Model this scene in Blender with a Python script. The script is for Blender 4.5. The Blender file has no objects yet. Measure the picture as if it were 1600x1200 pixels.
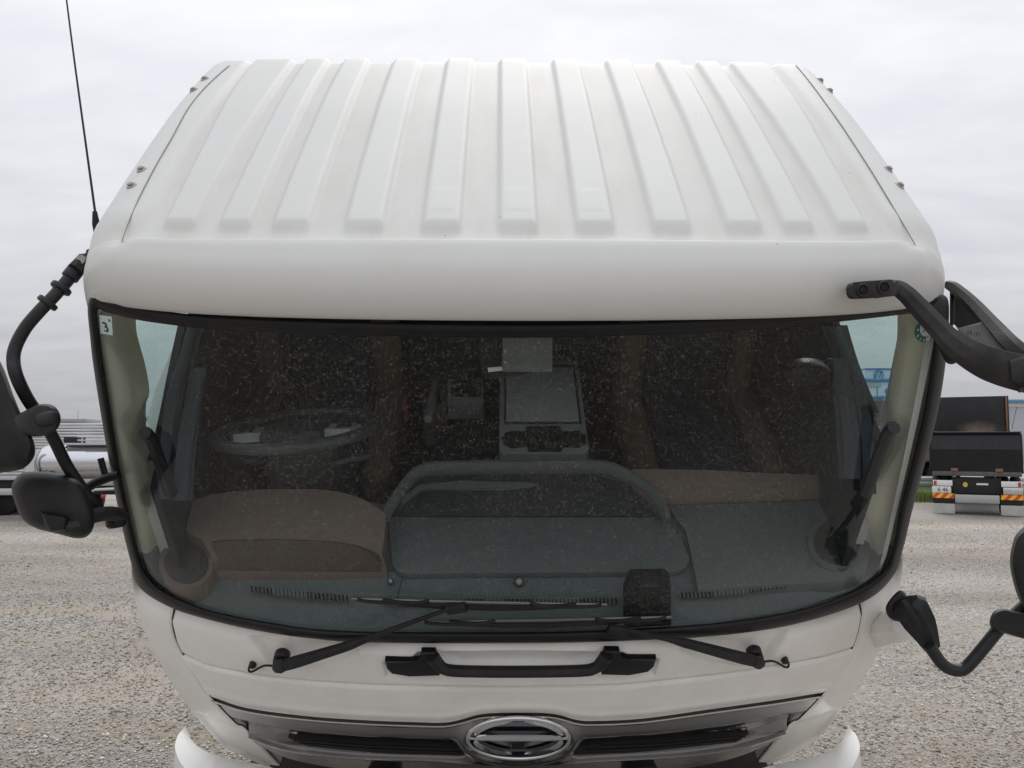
import bpy, bmesh, math, random
import numpy as np
from mathutils import Matrix, Vector

random.seed(7); np.random.seed(7)
SC = bpy.context.scene
COL = SC.collection
rad = math.radians

# ------------------------------------------------------------------ camera, sky, sun, exposure
F = 1248.0                       # focal length in pixels of the 1600 px wide photograph
PITCH = rad(4.0)                 # camera tilted up a little
CAM = np.array([0.0, 0.0, 1.83])
cam_d = bpy.data.cameras.new('camera'); cam = bpy.data.objects.new('camera', cam_d); COL.objects.link(cam)
cam.location = CAM; cam.rotation_euler = (rad(90) + PITCH, 0, 0)
cam_d.sensor_fit = 'HORIZONTAL'; cam_d.sensor_width = 36.0; cam_d.lens = F / 1600 * 36.0
cam_d.clip_start = 0.05; cam_d.clip_end = 3000
SC.camera = cam

SUN_EL, SUN_AZ = rad(50), rad(10)   # azimuth clockwise from +Y
world = bpy.data.worlds.new('World'); SC.world = world; world.use_nodes = True
nt = world.node_tree; N = nt.nodes; L = nt.links; N.clear()
def wn(t, **k):
    n = N.new(t)
    for a, b in k.items(): setattr(n, a, b)
    return n
out = wn('ShaderNodeOutputWorld'); bg = wn('ShaderNodeBackground'); bg.inputs['Strength'].default_value = 0.1
sky = wn('ShaderNodeTexSky', sky_type='NISHITA', sun_disc=False); sky.sun_elevation = SUN_EL; sky.sun_rotation = SUN_AZ
sky.air_density = 1.0; sky.dust_density = 3.0
tc = wn('ShaderNodeTexCoord'); sep = wn('ShaderNodeSeparateXYZ'); L.new(tc.outputs['Generated'], sep.inputs[0])
def wmath(op, a, b=None, c=None):
    n = wn('ShaderNodeMath', operation=op)
    for i, v in enumerate((a, b, c)):
        if v is None: continue
        if isinstance(v, (int, float)): n.inputs[i].default_value = v
        else: L.new(v, n.inputs[i])
    return n.outputs[0]
zc = wmath('MAXIMUM', sep.outputs['Z'], 0.0)
den = wmath('ADD', zc, 0.22)
comb = wn('ShaderNodeCombineXYZ')
L.new(wmath('DIVIDE', sep.outputs['X'], den), comb.inputs[0]); L.new(wmath('DIVIDE', sep.outputs['Y'], den), comb.inputs[1])
n1 = wn('ShaderNodeTexNoise'); n1.inputs['Scale'].default_value = 1.5; n1.inputs['Detail'].default_value = 7; n1.inputs['Roughness'].default_value = .55; n1.inputs['Distortion'].default_value = .6
n2 = wn('ShaderNodeTexNoise'); n2.inputs['Scale'].default_value = 4.5; n2.inputs['Detail'].default_value = 6; n2.inputs['Distortion'].default_value = .4
mp = wn('ShaderNodeMapping'); mp.inputs['Scale'].default_value = (1.0, 2.2, 1.0); L.new(comb.outputs[0], mp.inputs['Vector'])
L.new(mp.outputs[0], n1.inputs['Vector']); L.new(mp.outputs[0], n2.inputs['Vector'])
cl = wmath('ADD', wmath('MULTIPLY', n1.outputs['Fac'], .68), wmath('MULTIPLY', n2.outputs['Fac'], .32))
ramp = wn('ShaderNodeValToRGB'); L.new(cl, ramp.inputs['Fac'])
ramp.color_ramp.elements[0].position = .26; ramp.color_ramp.elements[0].color = (.70, .72, .785, 1)
ramp.color_ramp.elements[1].position = .72; ramp.color_ramp.elements[1].color = (.93, .935, .96, 1)
grad = wmath('ADD', wmath('MULTIPLY', wmath('SUBTRACT', 1.0, wmath('EXPONENT', wmath('MULTIPLY', zc, -2.86))), 0.77), 0.42)      # an overcast sky is brighter overhead
grad10 = wmath('MULTIPLY', grad, 10.0)
vm = wn('ShaderNodeVectorMath', operation='SCALE'); L.new(ramp.outputs[0], vm.inputs[0]); L.new(grad10, vm.inputs['Scale'])
mx = wn('ShaderNodeMixRGB'); mx.inputs[0].default_value = .965; L.new(sky.outputs[0], mx.inputs[1]); L.new(vm.outputs[0], mx.inputs[2])
L.new(mx.outputs[0], bg.inputs['Color']); L.new(bg.outputs[0], out.inputs['Surface'])

sun_d = bpy.data.lights.new('sun', 'SUN'); sun_d.energy = 1.35; sun_d.angle = rad(35); sun_d.color = (1, .965, .91)
sun = bpy.data.objects.new('sun', sun_d); COL.objects.link(sun)
sv = Vector((math.sin(SUN_AZ) * math.cos(SUN_EL), math.cos(SUN_AZ) * math.cos(SUN_EL), math.sin(SUN_EL)))
sun.rotation_euler = sv.to_track_quat('Z', 'Y').to_euler()
vs = SC.view_settings; vs.view_transform = 'Standard'; vs.look = 'None'; vs.gamma = 1; vs.exposure = 0.19; vs.use_curve_mapping = False
SC.cycles.use_denoising = True
SC.cycles.max_bounces = 10; SC.cycles.transparent_max_bounces = 12; SC.cycles.glossy_bounces = 5

# ------------------------------------------------------------------ geometry of the place
# The cab of the truck is tipped forward on its hinge, so it has a frame of its own:
# x to the side, y towards the rear of the truck, z up (before tipping).
TAU, PSI = rad(38.0), rad(0.84)
OC = np.array([-.038, -1.373, 3.007])          # the camera seen from the cab frame
def RX(a): c, s = math.cos(a), math.sin(a); return np.array([[1, 0, 0], [0, c, -s], [0, s, c]])
def RZ(a): c, s = math.cos(a), math.sin(a); return np.array([[c, -s, 0], [s, c, 0], [0, 0, 1]])
RC = RZ(PSI) @ RX(TAU); TC = CAM - RC @ OC
CABM = Matrix([[*RC[0], TC[0]], [*RC[1], TC[1]], [*RC[2], TC[2]], [0, 0, 0, 1]])
FWD = np.array([0, math.cos(PITCH), math.sin(PITCH)]); UPV = np.array([0, -math.sin(PITCH), math.cos(PITCH)])

def wdir(p):
    p = np.atleast_2d(np.asarray(p, float)); dx = (p[:, 0] - 800) / F; dy = (600 - p[:, 1]) / F
    return FWD[None] + dy[:, None] * UPV[None] + np.stack([dx, 0 * dx, 0 * dx], 1)
def ldir(p): return wdir(p) @ RC
def hit(p, g, t0=.8, t1=3.4, n=420):
    """first crossing of the sight line through measured points with a surface g(P)=0 in the cab frame"""
    d = ldir(p); ts = np.linspace(t0, t1, n)
    S = np.array([g(OC + d * t) for t in ts])
    cr = (S[:-1] < 0) & (S[1:] >= 0)
    k = np.where(cr.any(0), cr.argmax(0), np.clip(S[:-1].argmax(0), 0, n - 2)); i = np.arange(len(d))
    a, b = S[k, i], S[k + 1, i]; f = np.clip(np.where(np.abs(a - b) > 1e-12, a / (a - b + 1e-15), 0), 0, 1)
    return OC + d * (ts[k] + f * (ts[1] - ts[0]))[:, None]
def on_plane(p, axis, val):
    d = ldir(p); t = (val - OC[axis]) / d[:, axis]; return OC + d * t[:, None]
def at_dist(p, dist): return OC + ldir(p) * np.asarray(dist, float).reshape(-1, 1)
def w_at(px, py, y):                # world point at distance y in front of the camera
    d = wdir([(px, py)])[0]; return CAM + d * (y / d[1])

def cplan(x):
    a = np.abs(x); return np.where(a < 1, .08 * a ** 2 + .07 * a ** 6, .15 + .58 * (a - 1))
_zz = np.linspace(.2, 2.6, 481)
_pp = np.interp(_zz, [.2, .40, .50, .60, .70, .85, 1.0, 1.15, 1.25, 2.6], [.14, .08, .05, .022, .0, -.018, -.024, -.012, .008, .1297])
_ker = np.exp(-np.linspace(-2, 2, 13) ** 2); _ker /= _ker.sum(); _pp = np.convolve(np.pad(_pp, 6, mode='edge'), _ker, 'valid')
def prof(z): return np.interp(z, _zz, _pp)
def front(off=0.0): return lambda P: P[:, 1] - (cplan(P[:, 0]) + prof(P[:, 2]) + off)
def glass_s(off=0.0): return lambda P: P[:, 1] - (cplan(P[:, 0]) + .01 + (P[:, 2] - 1.27) * .09 + off)
def dash_s(off=0.0): return lambda P: (1.295 + .28 * (P[:, 1] - .08) + off) - P[:, 2]

# ------------------------------------------------------------------ materials
MATS = {}
def mat(name, color=(.5, .5, .5), rough=.5, metal=0.0, coat=0.0, var=0.0, vscale=8.0, bump=0.0, bscale=200.0, spec=.5, dirt=None, dscale=3.0, damt=.3):
    if name in MATS: return MATS[name]
    m = bpy.data.materials.new(name); m.use_nodes = True; t = m.node_tree; nd = t.nodes; lk = t.links
    b = nd['Principled BSDF']; b.inputs['Roughness'].default_value = rough; b.inputs['Metallic'].default_value = metal
    b.inputs['Coat Weight'].default_value = coat; b.inputs['Coat Roughness'].default_value = .08; b.inputs['Specular IOR Level'].default_value = spec
    co = nd.new('ShaderNodeTexCoord')
    nz = nd.new('ShaderNodeTexNoise'); nz.inputs['Scale'].default_value = vscale; nz.inputs['Detail'].default_value = 6
    lk.new(co.outputs['Object'], nz.inputs['Vector'])
    c = (*color, 1)
    mixn = nd.new('ShaderNodeMixRGB'); mixn.inputs[1].default_value = [v * (1 - var) for v in color] + [1]; mixn.inputs[2].default_value = [min(1, v * (1 + var)) for v in color] + [1]
    lk.new(nz.outputs['Fac'], mixn.inputs[0]); src = mixn.outputs[0]
    if dirt:
        n3 = nd.new('ShaderNodeTexNoise'); n3.inputs['Scale'].default_value = dscale; n3.inputs['Detail'].default_value = 9; n3.inputs['Roughness'].default_value = .7
        lk.new(co.outputs['Object'], n3.inputs['Vector'])
        r3 = nd.new('ShaderNodeMapRange'); r3.inputs['From Min'].default_value = .45; r3.inputs['From Max'].default_value = .75; r3.inputs['To Max'].default_value = damt
        lk.new(n3.outputs['Fac'], r3.inputs['Value'])
        m3 = nd.new('ShaderNodeMixRGB'); lk.new(r3.outputs[0], m3.inputs[0]); lk.new(src, m3.inputs[1]); m3.inputs[2].default_value = (*dirt, 1); src = m3.outputs[0]
    lk.new(src, b.inputs['Base Color'])
    if bump:
        nb = nd.new('ShaderNodeTexNoise'); nb.inputs['Scale'].default_value = bscale; nb.inputs['Detail'].default_value = 3
        lk.new(co.outputs['Object'], nb.inputs['Vector'])
        bp = nd.new('ShaderNodeBump'); bp.inputs['Strength'].default_value = bump; bp.inputs['Distance'].default_value = .002
        lk.new(nb.outputs['Fac'], bp.inputs['Height']); lk.new(bp.outputs[0], b.inputs['Normal'])
    MATS[name] = m; return m

def thin_glass(name, tint, dust=0.0, film=0.0, dusty=None):
    m = bpy.data.materials.new(name); m.use_nodes = True; t = m.node_tree; nd = t.nodes; lk = t.links; nd.clear()
    o = nd.new('ShaderNodeOutputMaterial'); tr = nd.new('ShaderNodeBsdfTransparent'); tr.inputs[0].default_value = (*tint, 1)
    gl = nd.new('ShaderNodeBsdfGlossy'); gl.inputs['Roughness'].default_value = .015
    fr = nd.new('ShaderNodeFresnel'); fr.inputs[0].default_value = 1.5
    geo = nd.new('ShaderNodeNewGeometry')
    mr = nd.new('ShaderNodeMath'); mr.operation = 'MULTIPLY'; lk.new(fr.outputs[0], mr.inputs[0]); mr.inputs[1].default_value = 1.15
    # inside faces would otherwise mirror totally: use the same reflectance for both sides
    lw = nd.new('ShaderNodeLayerWeight'); lw.inputs[0].default_value = .5
    pw = nd.new('ShaderNodeMath'); pw.operation = 'POWER'; lk.new(lw.outputs['Facing'], pw.inputs[0]); pw.inputs[1].default_value = 4.5
    sc = nd.new('ShaderNodeMath'); sc.operation = 'MULTIPLY_ADD'; lk.new(pw.outputs[0], sc.inputs[0]); sc.inputs[1].default_value = .9; sc.inputs[2].default_value = .034
    mx = nd.new('ShaderNodeMixShader'); lk.new(sc.outputs[0], mx.inputs[0]); lk.new(tr.outputs[0], mx.inputs[1]); lk.new(gl.outputs[0], mx.inputs[2]); last = mx.outputs[0]
    if dust:
        co = nd.new('ShaderNodeTexCoord')
        def mth(op, a, b=None, c=None):
            n = nd.new('ShaderNodeMath'); n.operation = op
            for i, v in enumerate((a, b, c)):
                if v is None: continue
                if isinstance(v, (int, float)): n.inputs[i].default_value = v
                else: lk.new(v, n.inputs[i])
            return n.outputs[0]
        sepv = nd.new('ShaderNodeSeparateXYZ'); lk.new(co.outputs['Object'], sepv.inputs[0])
        cov = nd.new('ShaderNodeTexNoise'); cov.inputs['Scale'].default_value = 5; cov.inputs['Detail'].default_value = 5; lk.new(co.outputs['Object'], cov.inputs['Vector'])
        wv = nd.new('ShaderNodeTexNoise'); wv.inputs['Scale'].default_value = 60; lk.new(co.outputs['Object'], wv.inputs['Vector'])
        vadd = nd.new('ShaderNodeMixRGB'); vadd.blend_type = 'ADD'; vadd.inputs[0].default_value = .0012
        lk.new(co.outputs['Object'], vadd.inputs[1]); lk.new(wv.outputs['Color'], vadd.inputs[2])
        tot = None
        for sc_, rr, amp, keep in ((75, .48, .26, .76), (135, .54, .42, .62), (240, .58, .55, .54), (420, .62, .62, .50)):
            v = nd.new('ShaderNodeTexVoronoi'); v.inputs['Scale'].default_value = sc_; lk.new(vadd.outputs[0], v.inputs['Vector'])
            sepc = nd.new('ShaderNodeSeparateColor'); lk.new(v.outputs['Color'], sepc.inputs[0])
            size = mth('MULTIPLY', sepc.outputs[0], rr)
            spot = mth('SMOOTH_MIN', mth('MULTIPLY', mth('MAXIMUM', mth('SUBTRACT', size, v.outputs['Distance']), 0.0), 4.5), 1.0, .1)
            on = mth('GREATER_THAN', mth('ADD', sepc.outputs[1], mth('MULTIPLY', mth('SUBTRACT', cov.outputs['Fac'], .5), 1.2)), keep)
            s = mth('MULTIPLY', mth('MULTIPLY', spot, on), mth('MULTIPLY', mth('ADD', sepc.outputs[2], .25), amp))
            tot = s if tot is None else mth('MAXIMUM', tot, s)
        fac = mth('MULTIPLY', tot, dust)
        filmv = mth('MULTIPLY', cov.outputs['Fac'], film * 2)
        # the swept middle of the screen is dusty, the outer edges are clean
        edge = nd.new('ShaderNodeMapRange'); edge.interpolation_type = 'SMOOTHSTEP'; edge.inputs['From Min'].default_value = .62; edge.inputs['From Max'].default_value = 1.02; edge.inputs['To Min'].default_value = 1; edge.inputs['To Max'].default_value = .15
        lk.new(mth('ABSOLUTE', sepv.outputs[0]), edge.inputs['Value'])
        facs = mth('MULTIPLY', mth('ADD', fac, filmv), edge.outputs[0])
        facs = mth('MINIMUM', facs, .8)
        df = nd.new('ShaderNodeBsdfDiffuse'); df.inputs[0].default_value = (.46, .45, .42, 1)
        m2 = nd.new('ShaderNodeMixShader'); lk.new(facs, m2.inputs[0]); lk.new(last, m2.inputs[1]); lk.new(df.outputs[0], m2.inputs[2]); last = m2.outputs[0]
    lk.new(last, o.inputs[0]); MATS[name] = m; return m

WHITE = mat('white_paint', (.705, .71, .685), .52, coat=.0, var=.015, vscale=2.5, dirt=(.55, .53, .47), dscale=5, damt=.16, spec=.35)
PANEL = mat('white_panel_paint', (.88, .86, .81), .30, coat=.35, var=.012, vscale=3, dirt=(.50, .45, .38), dscale=7, damt=.22)
BLACK = mat('black_plastic', (.012, .012, .0135), .50, var=.25, vscale=14, bump=.3, bscale=900, spec=.38, dirt=(.045, .043, .04), dscale=11, damt=.45)
BLACKG = mat('black_smooth_plastic', (.009, .009, .010), .34, var=.1, spec=.4)
WORN = mat('weathered_black_plastic', (.020, .0195, .0195), .52, var=.35, vscale=25, bump=.45, bscale=600, spec=.4, dirt=(.085, .082, .078), dscale=9, damt=.6)
RUBBER = mat('black_rubber', (.008, .008, .009), .45, var=.3, vscale=20, spec=.35, dirt=(.03, .029, .027), dscale=14, damt=.4)
CHROME = mat('chrome', (.72, .72, .72), .07, metal=1.0)
SMOKE = mat('smoked_chrome', (.32, .308, .295), .18, metal=1.0, coat=.3, var=.03)
STEEL = mat('bolt_steel', (.42, .41, .38), .45, metal=.6, var=.2, vscale=60)
DARK = mat('dark_underside', (.012, .012, .012), .7, var=.3)
BEIGE = mat('beige_trim', (.80, .765, .62), .7, var=.05, vscale=14, bump=.3, bscale=700)
DASHG = mat('grey_dash_plastic', (.135, .152, .154), .62, var=.08, bump=.3, bscale=800)
DASHB = mat('brown_dash_pad', (.195, .145, .122), .66, var=.08, bump=.35, bscale=800)
DASHD = mat('dark_dash_plastic', (.038, .042, .044), .6, var=.1)
SEATD = mat('dark_seat_fabric', (.024, .029, .040), .9, var=.4, vscale=60, bump=.4, bscale=400)
SEATB = mat('brown_seat_fabric', (.13, .088, .058), .9, var=.15, vscale=30, bump=.3, bscale=400)
CURT = mat('slate_curtain', (.065, .080, .098), .9, var=.12, vscale=20, bump=.3, bscale=500)
TRAYG = mat('light_grey_plastic', (.38, .40, .41), .55, var=.06)
SILVERP = mat('silver_plastic', (.40, .425, .43), .35, metal=.3)
RED = mat('red_plastic', (.55, .04, .025), .4)
PAPER = mat('pale_paper', (.72, .78, .74), .6)
INK = mat('dark_ink', (.02, .025, .03), .6)
GREENK = mat('green_sticker', (.015, .16, .11), .5)
WIND = thin_glass('windscreen_glass', (.85, .90, .885), dust=.40, film=.010)
SIDEG = thin_glass('side_glass', (.84, .92, .91))
VINYL = thin_glass('clear_vinyl', (.75, .8, .8), dust=.0)

# ------------------------------------------------------------------ mesh helpers
def link(o, parent=None, basis=None):
    COL.objects.link(o)
    if parent is not None: o.parent = parent
    if basis is not None: o.matrix_basis = basis
    return o
ROOT_LOC = Vector((0.0, 3.2, 0.0))
truck = bpy.data.objects.new('truck', None); COL.objects.link(truck); truck.location = ROOT_LOC
truck['label'] = 'white truck with its cab tipped forward, ribbed roof and wide dusty windscreen'; truck['category'] = 'truck'
CABB = Matrix.Translation(-ROOT_LOC) @ CABM
CHB = Matrix.Translation(-ROOT_LOC)

def mesh(name, V, Fc, m, parent=truck, basis='cab', smooth=True, auto=40):
    me = bpy.data.meshes.new(name)
    me.from_pydata([tuple(map(float, v)) for v in V], [], [tuple(map(int, f)) for f in Fc]); me.update()
    if isinstance(m, (list, tuple)):
        for q in m: me.materials.append(q)
    elif m: me.materials.append(m)
    if smooth:
        me.polygons.foreach_set('use_smooth', [True] * len(me.polygons))
        if auto: me.set_sharp_from_angle(angle=rad(auto))
    o = bpy.data.objects.new(name, me)
    if parent is None: b = CABM if basis == 'cab' else None
    elif parent is truck: b = CABB if basis == 'cab' else CHB if basis == 'world' else basis
    else: b = None
    link(o, parent, b); return o
def bm_mesh(name, bm, m, parent=truck, basis='cab', smooth=True, auto=40):
    bmesh.ops.recalc_face_normals(bm, faces=bm.faces[:])
    me = bpy.data.meshes.new(name); bm.to_mesh(me); bm.free()
    if m: me.materials.append(m)
    if smooth:
        me.polygons.foreach_set('use_smooth', [True] * len(me.polygons))
        if auto: me.set_sharp_from_angle(angle=rad(auto))
    o = bpy.data.objects.new(name, me)
    if parent is None: b = CABM if basis == 'cab' else None
    elif parent is truck: b = CABB if basis == 'cab' else CHB
    else: b = None
    link(o, parent, b); return o

def cat(P, n, closed=False):
    """Catmull-Rom through P (k,d), n samples per span"""
    P = np.asarray(P, float); k = len(P)
    if closed: Q = np.concatenate([P[-1:], P, P[:2]]); spans = k
    else: Q = np.concatenate([2 * P[:1] - P[1:2], P, 2 * P[-1:] - P[-2:-1]]); spans = k - 1
    o = []
    for i in range(spans):
        p0, p1, p2, p3 = Q[i:i + 4]
        for t in np.linspace(0, 1, n, endpoint=False):
            o.append(.5 * (2 * p1 + (p2 - p0) * t + (2 * p0 - 5 * p1 + 4 * p2 - p3) * t * t + (3 * p1 - p0 - 3 * p2 + p3) * t ** 3))
    if not closed: o.append(P[-1])
    return np.array(o)
def resample(P, n):
    P = np.asarray(P, float); s = np.r_[0, np.cumsum(np.linalg.norm(np.diff(P, axis=0), axis=1))]
    q = np.linspace(0, s[-1], n); return np.stack([np.interp(q, s, P[:, j]) for j in range(P.shape[1])], 1)
def grid_faces(nu, nv, base=0, closed=False):
    f = []
    for i in range(nu - 1):
        for j in range(nv if closed else nv - 1):
            a = base + i * nv + j; b = base + i * nv + (j + 1) % nv
            f.append((a, b, b + nv, a + nv))
    return f
def frames(P):
    P = np.asarray(P, float); T = np.gradient(P, axis=0); T /= np.linalg.norm(T, axis=1)[:, None] + 1e-12
    up = np.array([0, 0, 1.0]) if abs(T[0][2]) < .9 else np.array([1.0, 0, 0])
    n = np.cross(T[0], up); n /= np.linalg.norm(n); Ns = [n]
    for i in range(1, len(P)):
        n = Ns[-1] - T[i] * np.dot(Ns[-1], T[i]); n /= np.linalg.norm(n) + 1e-12; Ns.append(n)
    Ns = np.array(Ns); return T, Ns, np.cross(T, Ns)
def tube_vf(P, r, seg=10, base=0):
    P = np.asarray(P, float); r = np.broadcast_to(np.asarray(r, float), (len(P),)); T, A, B = frames(P)
    V = []
    for i in range(len(P)):
        for j in range(seg):
            a = 2 * math.pi * j / seg; V.append(P[i] + r[i] * (math.cos(a) * A[i] + math.sin(a) * B[i]))
    f = grid_faces(len(P), seg, base, True)
    f.append(tuple(base + j for j in range(seg))[::-1]); f.append(tuple(base + (len(P) - 1) * seg + j for j in range(seg)))
    return V, f
def tube(name, P, r, m, parent=truck, basis='cab', seg=10, auto=40):
    V, f = tube_vf(P, r, seg); return mesh(name, V, f, m, parent, basis, auto=auto)
def sweep_rect(name, P, w, h, m, parent=truck, basis='cab', up=(0, -1, 0), bev=.25):
    """rounded rectangular bar along P; h is measured along up"""
    P = np.asarray(P, float); n = len(P); w = np.broadcast_to(np.asarray(w, float), (n,)); h = np.broadcast_to(np.asarray(h, float), (n,))
    T = np.gradient(P, axis=0); T /= np.linalg.norm(T, axis=1)[:, None]
    up = np.asarray(up, float); B = np.cross(T, up); B /= np.linalg.norm(B, axis=1)[:, None]; U = np.cross(B, T)
    prof2 = []
    for sx, sy in ((1, 1), (-1, 1), (-1, -1), (1, -1)):
        c = [(sx * .5, sy * (.5 - bev)), (sx * (.5 - bev), sy * .5)]
        if sx * sy < 0: c = c[::-1]
        prof2 += c
    V = []
    for i in range(n):
        for a, b in prof2: V.append(P[i] + B[i] * a * w[i] + U[i] * b * h[i])
    k = len(prof2); f = grid_faces(n, k, 0, True); f.append(tuple(range(k))[::-1]); f.append(tuple((n - 1) * k + j for j in range(k)))
    return mesh(name, V, f, m, parent, basis, auto=30)
def rbox(name, size, loc, m, parent=truck, basis='cab', bevel=.01, seg=2, rot=(0, 0, 0)):
    bm = bmesh.new(); bmesh.ops.create_cube(bm, size=1.0)
    for v in bm.verts: v.co = Vector((v.co.x * size[0], v.co.y * size[1], v.co.z * size[2]))
    if bevel: bmesh.ops.bevel(bm, geom=bm.edges[:] , offset=min(bevel, min(size) * .49), segments=seg, affect='EDGES', profile=.5)
    from mathutils import Euler
    M = Matrix.Translation(Vector(loc)) @ Euler(rot).to_matrix().to_4x4(); bmesh.ops.transform(bm, matrix=M, verts=bm.verts[:])
    return bm_mesh(name, bm, m, parent, basis)
def cyl(name, p0, p1, r, m, parent=truck, basis='cab', seg=24, r1=None, bevel=.0):
    p0 = np.asarray(p0, float); p1 = np.asarray(p1, float); r1 = r if r1 is None else r1
    if bevel:
        a = p1 - p0; l = np.linalg.norm(a); a = a / l
        P = [p0, p0 + a * 1e-5, p0 + a * bevel, p1 - a * bevel, p1 - a * 1e-5, p1]; R_ = [max(r - bevel, .0005)] * 2 + [r, r1] + [max(r1 - bevel, .0005)] * 2
        P = [p0, p0 + a * bevel, p1 - a * bevel, p1]; R_ = [max(r - bevel, .0005), r, r1, max(r1 - bevel, .0005)]
    else: P = [p0, p1]; R_ = [r, r1]
    return tube(name, P, R_, m, parent, basis, seg=seg, auto=50)
def slab(name, front_pts, back, m, parent=truck, basis='cab', bevel=.004, seg=2):
    """solid plate: an outline of 3-D points, pushed by the vector 'back'; front rim bevelled"""
    bm = bmesh.new(); fv = [bm.verts.new(tuple(map(float, p))) for p in front_pts]
    back = Vector(tuple(map(float, back)))
    bv = [bm.verts.new(v.co + back) for v in fv]
    ff = bm.faces.new(fv); n = len(fv)
    bm.faces.new(bv[::-1])
    for i in range(n): bm.faces.new((fv[i], bv[i], bv[(i + 1) % n], fv[(i + 1) % n]))
    if bevel:
        try: bmesh.ops.bevel(bm, geom=[e for e in ff.edges], offset=bevel, segments=seg, affect='EDGES', profile=.5)
        except Exception: pass
    bmesh.ops.triangulate(bm, faces=[f for f in bm.faces if len(f.verts) > 4])
    return bm_mesh(name, bm, m, parent, basis, auto=35)
def slab_px(name, px, surf, back, m, parent=truck, bevel=.004, n=0, seg=2):
    P = cat(px, n, True) if n else np.asarray(px, float)
    pts = surf(P) if callable(surf) else surf
    return slab(name, pts, back, m, parent, 'cab', bevel, seg)
def pillow(name, pts, depth_vec, m, parent=truck, basis='cab', rings=((1.0, 0), (.995, .12), (.96, .5), (.88, .82), (.7, .96), (.35, 1.0)), back=.0):
    """bulging housing: outline of 3-D points, rings shrink to the middle while moving along depth_vec"""
    P = np.asarray(pts, float); c = P.mean(0); dv = np.asarray(depth_vec, float); V = []; n = len(P)
    V += list(P - dv * back)
    for s, h in rings: V += list(c + (P - c) * s + dv * h)
    V.append(c + dv * rings[-1][1]); f = grid_faces(len(rings) + 1, n, 0, True); last = len(rings) * n
    for j in range(n): f.append((last + j, last + (j + 1) % n, len(V) - 1))
    f.append(tuple(range(n))[::-1])
    bm = bmesh.new(); bv = [bm.verts.new(tuple(map(float, v))) for v in V]
    for q in f:
        try: bm.faces.new([bv[k] for k in q])
        except Exception: pass
    return bm_mesh(name, bm, m, parent, basis, auto=60)
def patch_px(name, top, bot, surf, m, nu=160, nv=24, disp=None, skirt=.02, parent=truck, ends=True, extra=None, auto=50, span=8):
    """skin between two measured edge lines, laid on a surface of the cab; disp(px) pushes it along y; skirt gives the rim its depth"""
    A = resample(cat(top, span), nu); B = resample(cat(bot, span), nu)
    t = np.linspace(0, 1, nv)[:, None, None]; G = (A[None] * (1 - t) + B[None] * t).reshape(-1, 2)
    P = surf(G)
    if disp is not None: P[:, 1] += disp(G)
    P = P.reshape(nv, nu, 3)
    if skirt:
        sk = np.array([0, skirt, 0]); P = np.concatenate([P[:1] + sk, P, P[-1:] + sk]); P = np.concatenate([P[:, :1] + sk, P, P[:, -1:] + sk], 1)
    if extra is not None: P = extra(P)
    return mesh(name, P.reshape(-1, 3), grid_faces(P.shape[0], P.shape[1]), m, parent, 'cab', auto=auto)
def sdf_poly(P, poly):
    """signed distance in picture units, negative inside"""
    poly = np.asarray(poly, float); d = np.full(len(P), 1e9); ins = np.zeros(len(P), bool)
    for i in range(len(poly)):
        a, b = poly[i], poly[(i + 1) % len(poly)]; ab = b - a; t = np.clip(((P - a) @ ab) / (ab @ ab), 0, 1)
        d = np.minimum(d, np.linalg.norm(P - a - t[:, None] * ab, axis=1))
        c = ((a[1] > P[:, 1]) != (b[1] > P[:, 1])) & (P[:, 0] < (b[0] - a[0]) * (P[:, 1] - a[1]) / (b[1] - a[1] + 1e-12) + a[0]); ins ^= c
    return np.where(ins, -d, d)
def sstep(a, b, x): t = np.clip((x - a) / (b - a), 0, 1); return t * t * (3 - 2 * t)
def text(name, s, size, M, m, parent=None, basis=None, align='CENTER', ext=.0004):
    cu = bpy.data.curves.new(name, 'FONT'); cu.body = s; cu.size = size; cu.align_x = align; cu.align_y = 'CENTER'; cu.extrude = ext
    tmp = bpy.data.objects.new(name, cu); COL.objects.link(tmp)
    me = bpy.data.meshes.new_from_object(tmp.evaluated_get(bpy.context.evaluated_depsgraph_get())); bpy.data.objects.remove(tmp); bpy.data.curves.remove(cu)
    me.name = name; me.materials.clear(); me.materials.append(m); o = bpy.data.objects.new(name, me); link(o, parent, M); return o
def tag(o, label, category, group=None, kind=None):
    if label: o['label'] = label
    if category: o['category'] = category
    if group: o['group'] = group
    if kind: o['kind'] = kind
    return o
def empty(name, loc, rz=0):
    o = bpy.data.objects.new(name, None); COL.objects.link(o); o.location = loc; o.rotation_euler = (0, 0, rz); return o

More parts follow.
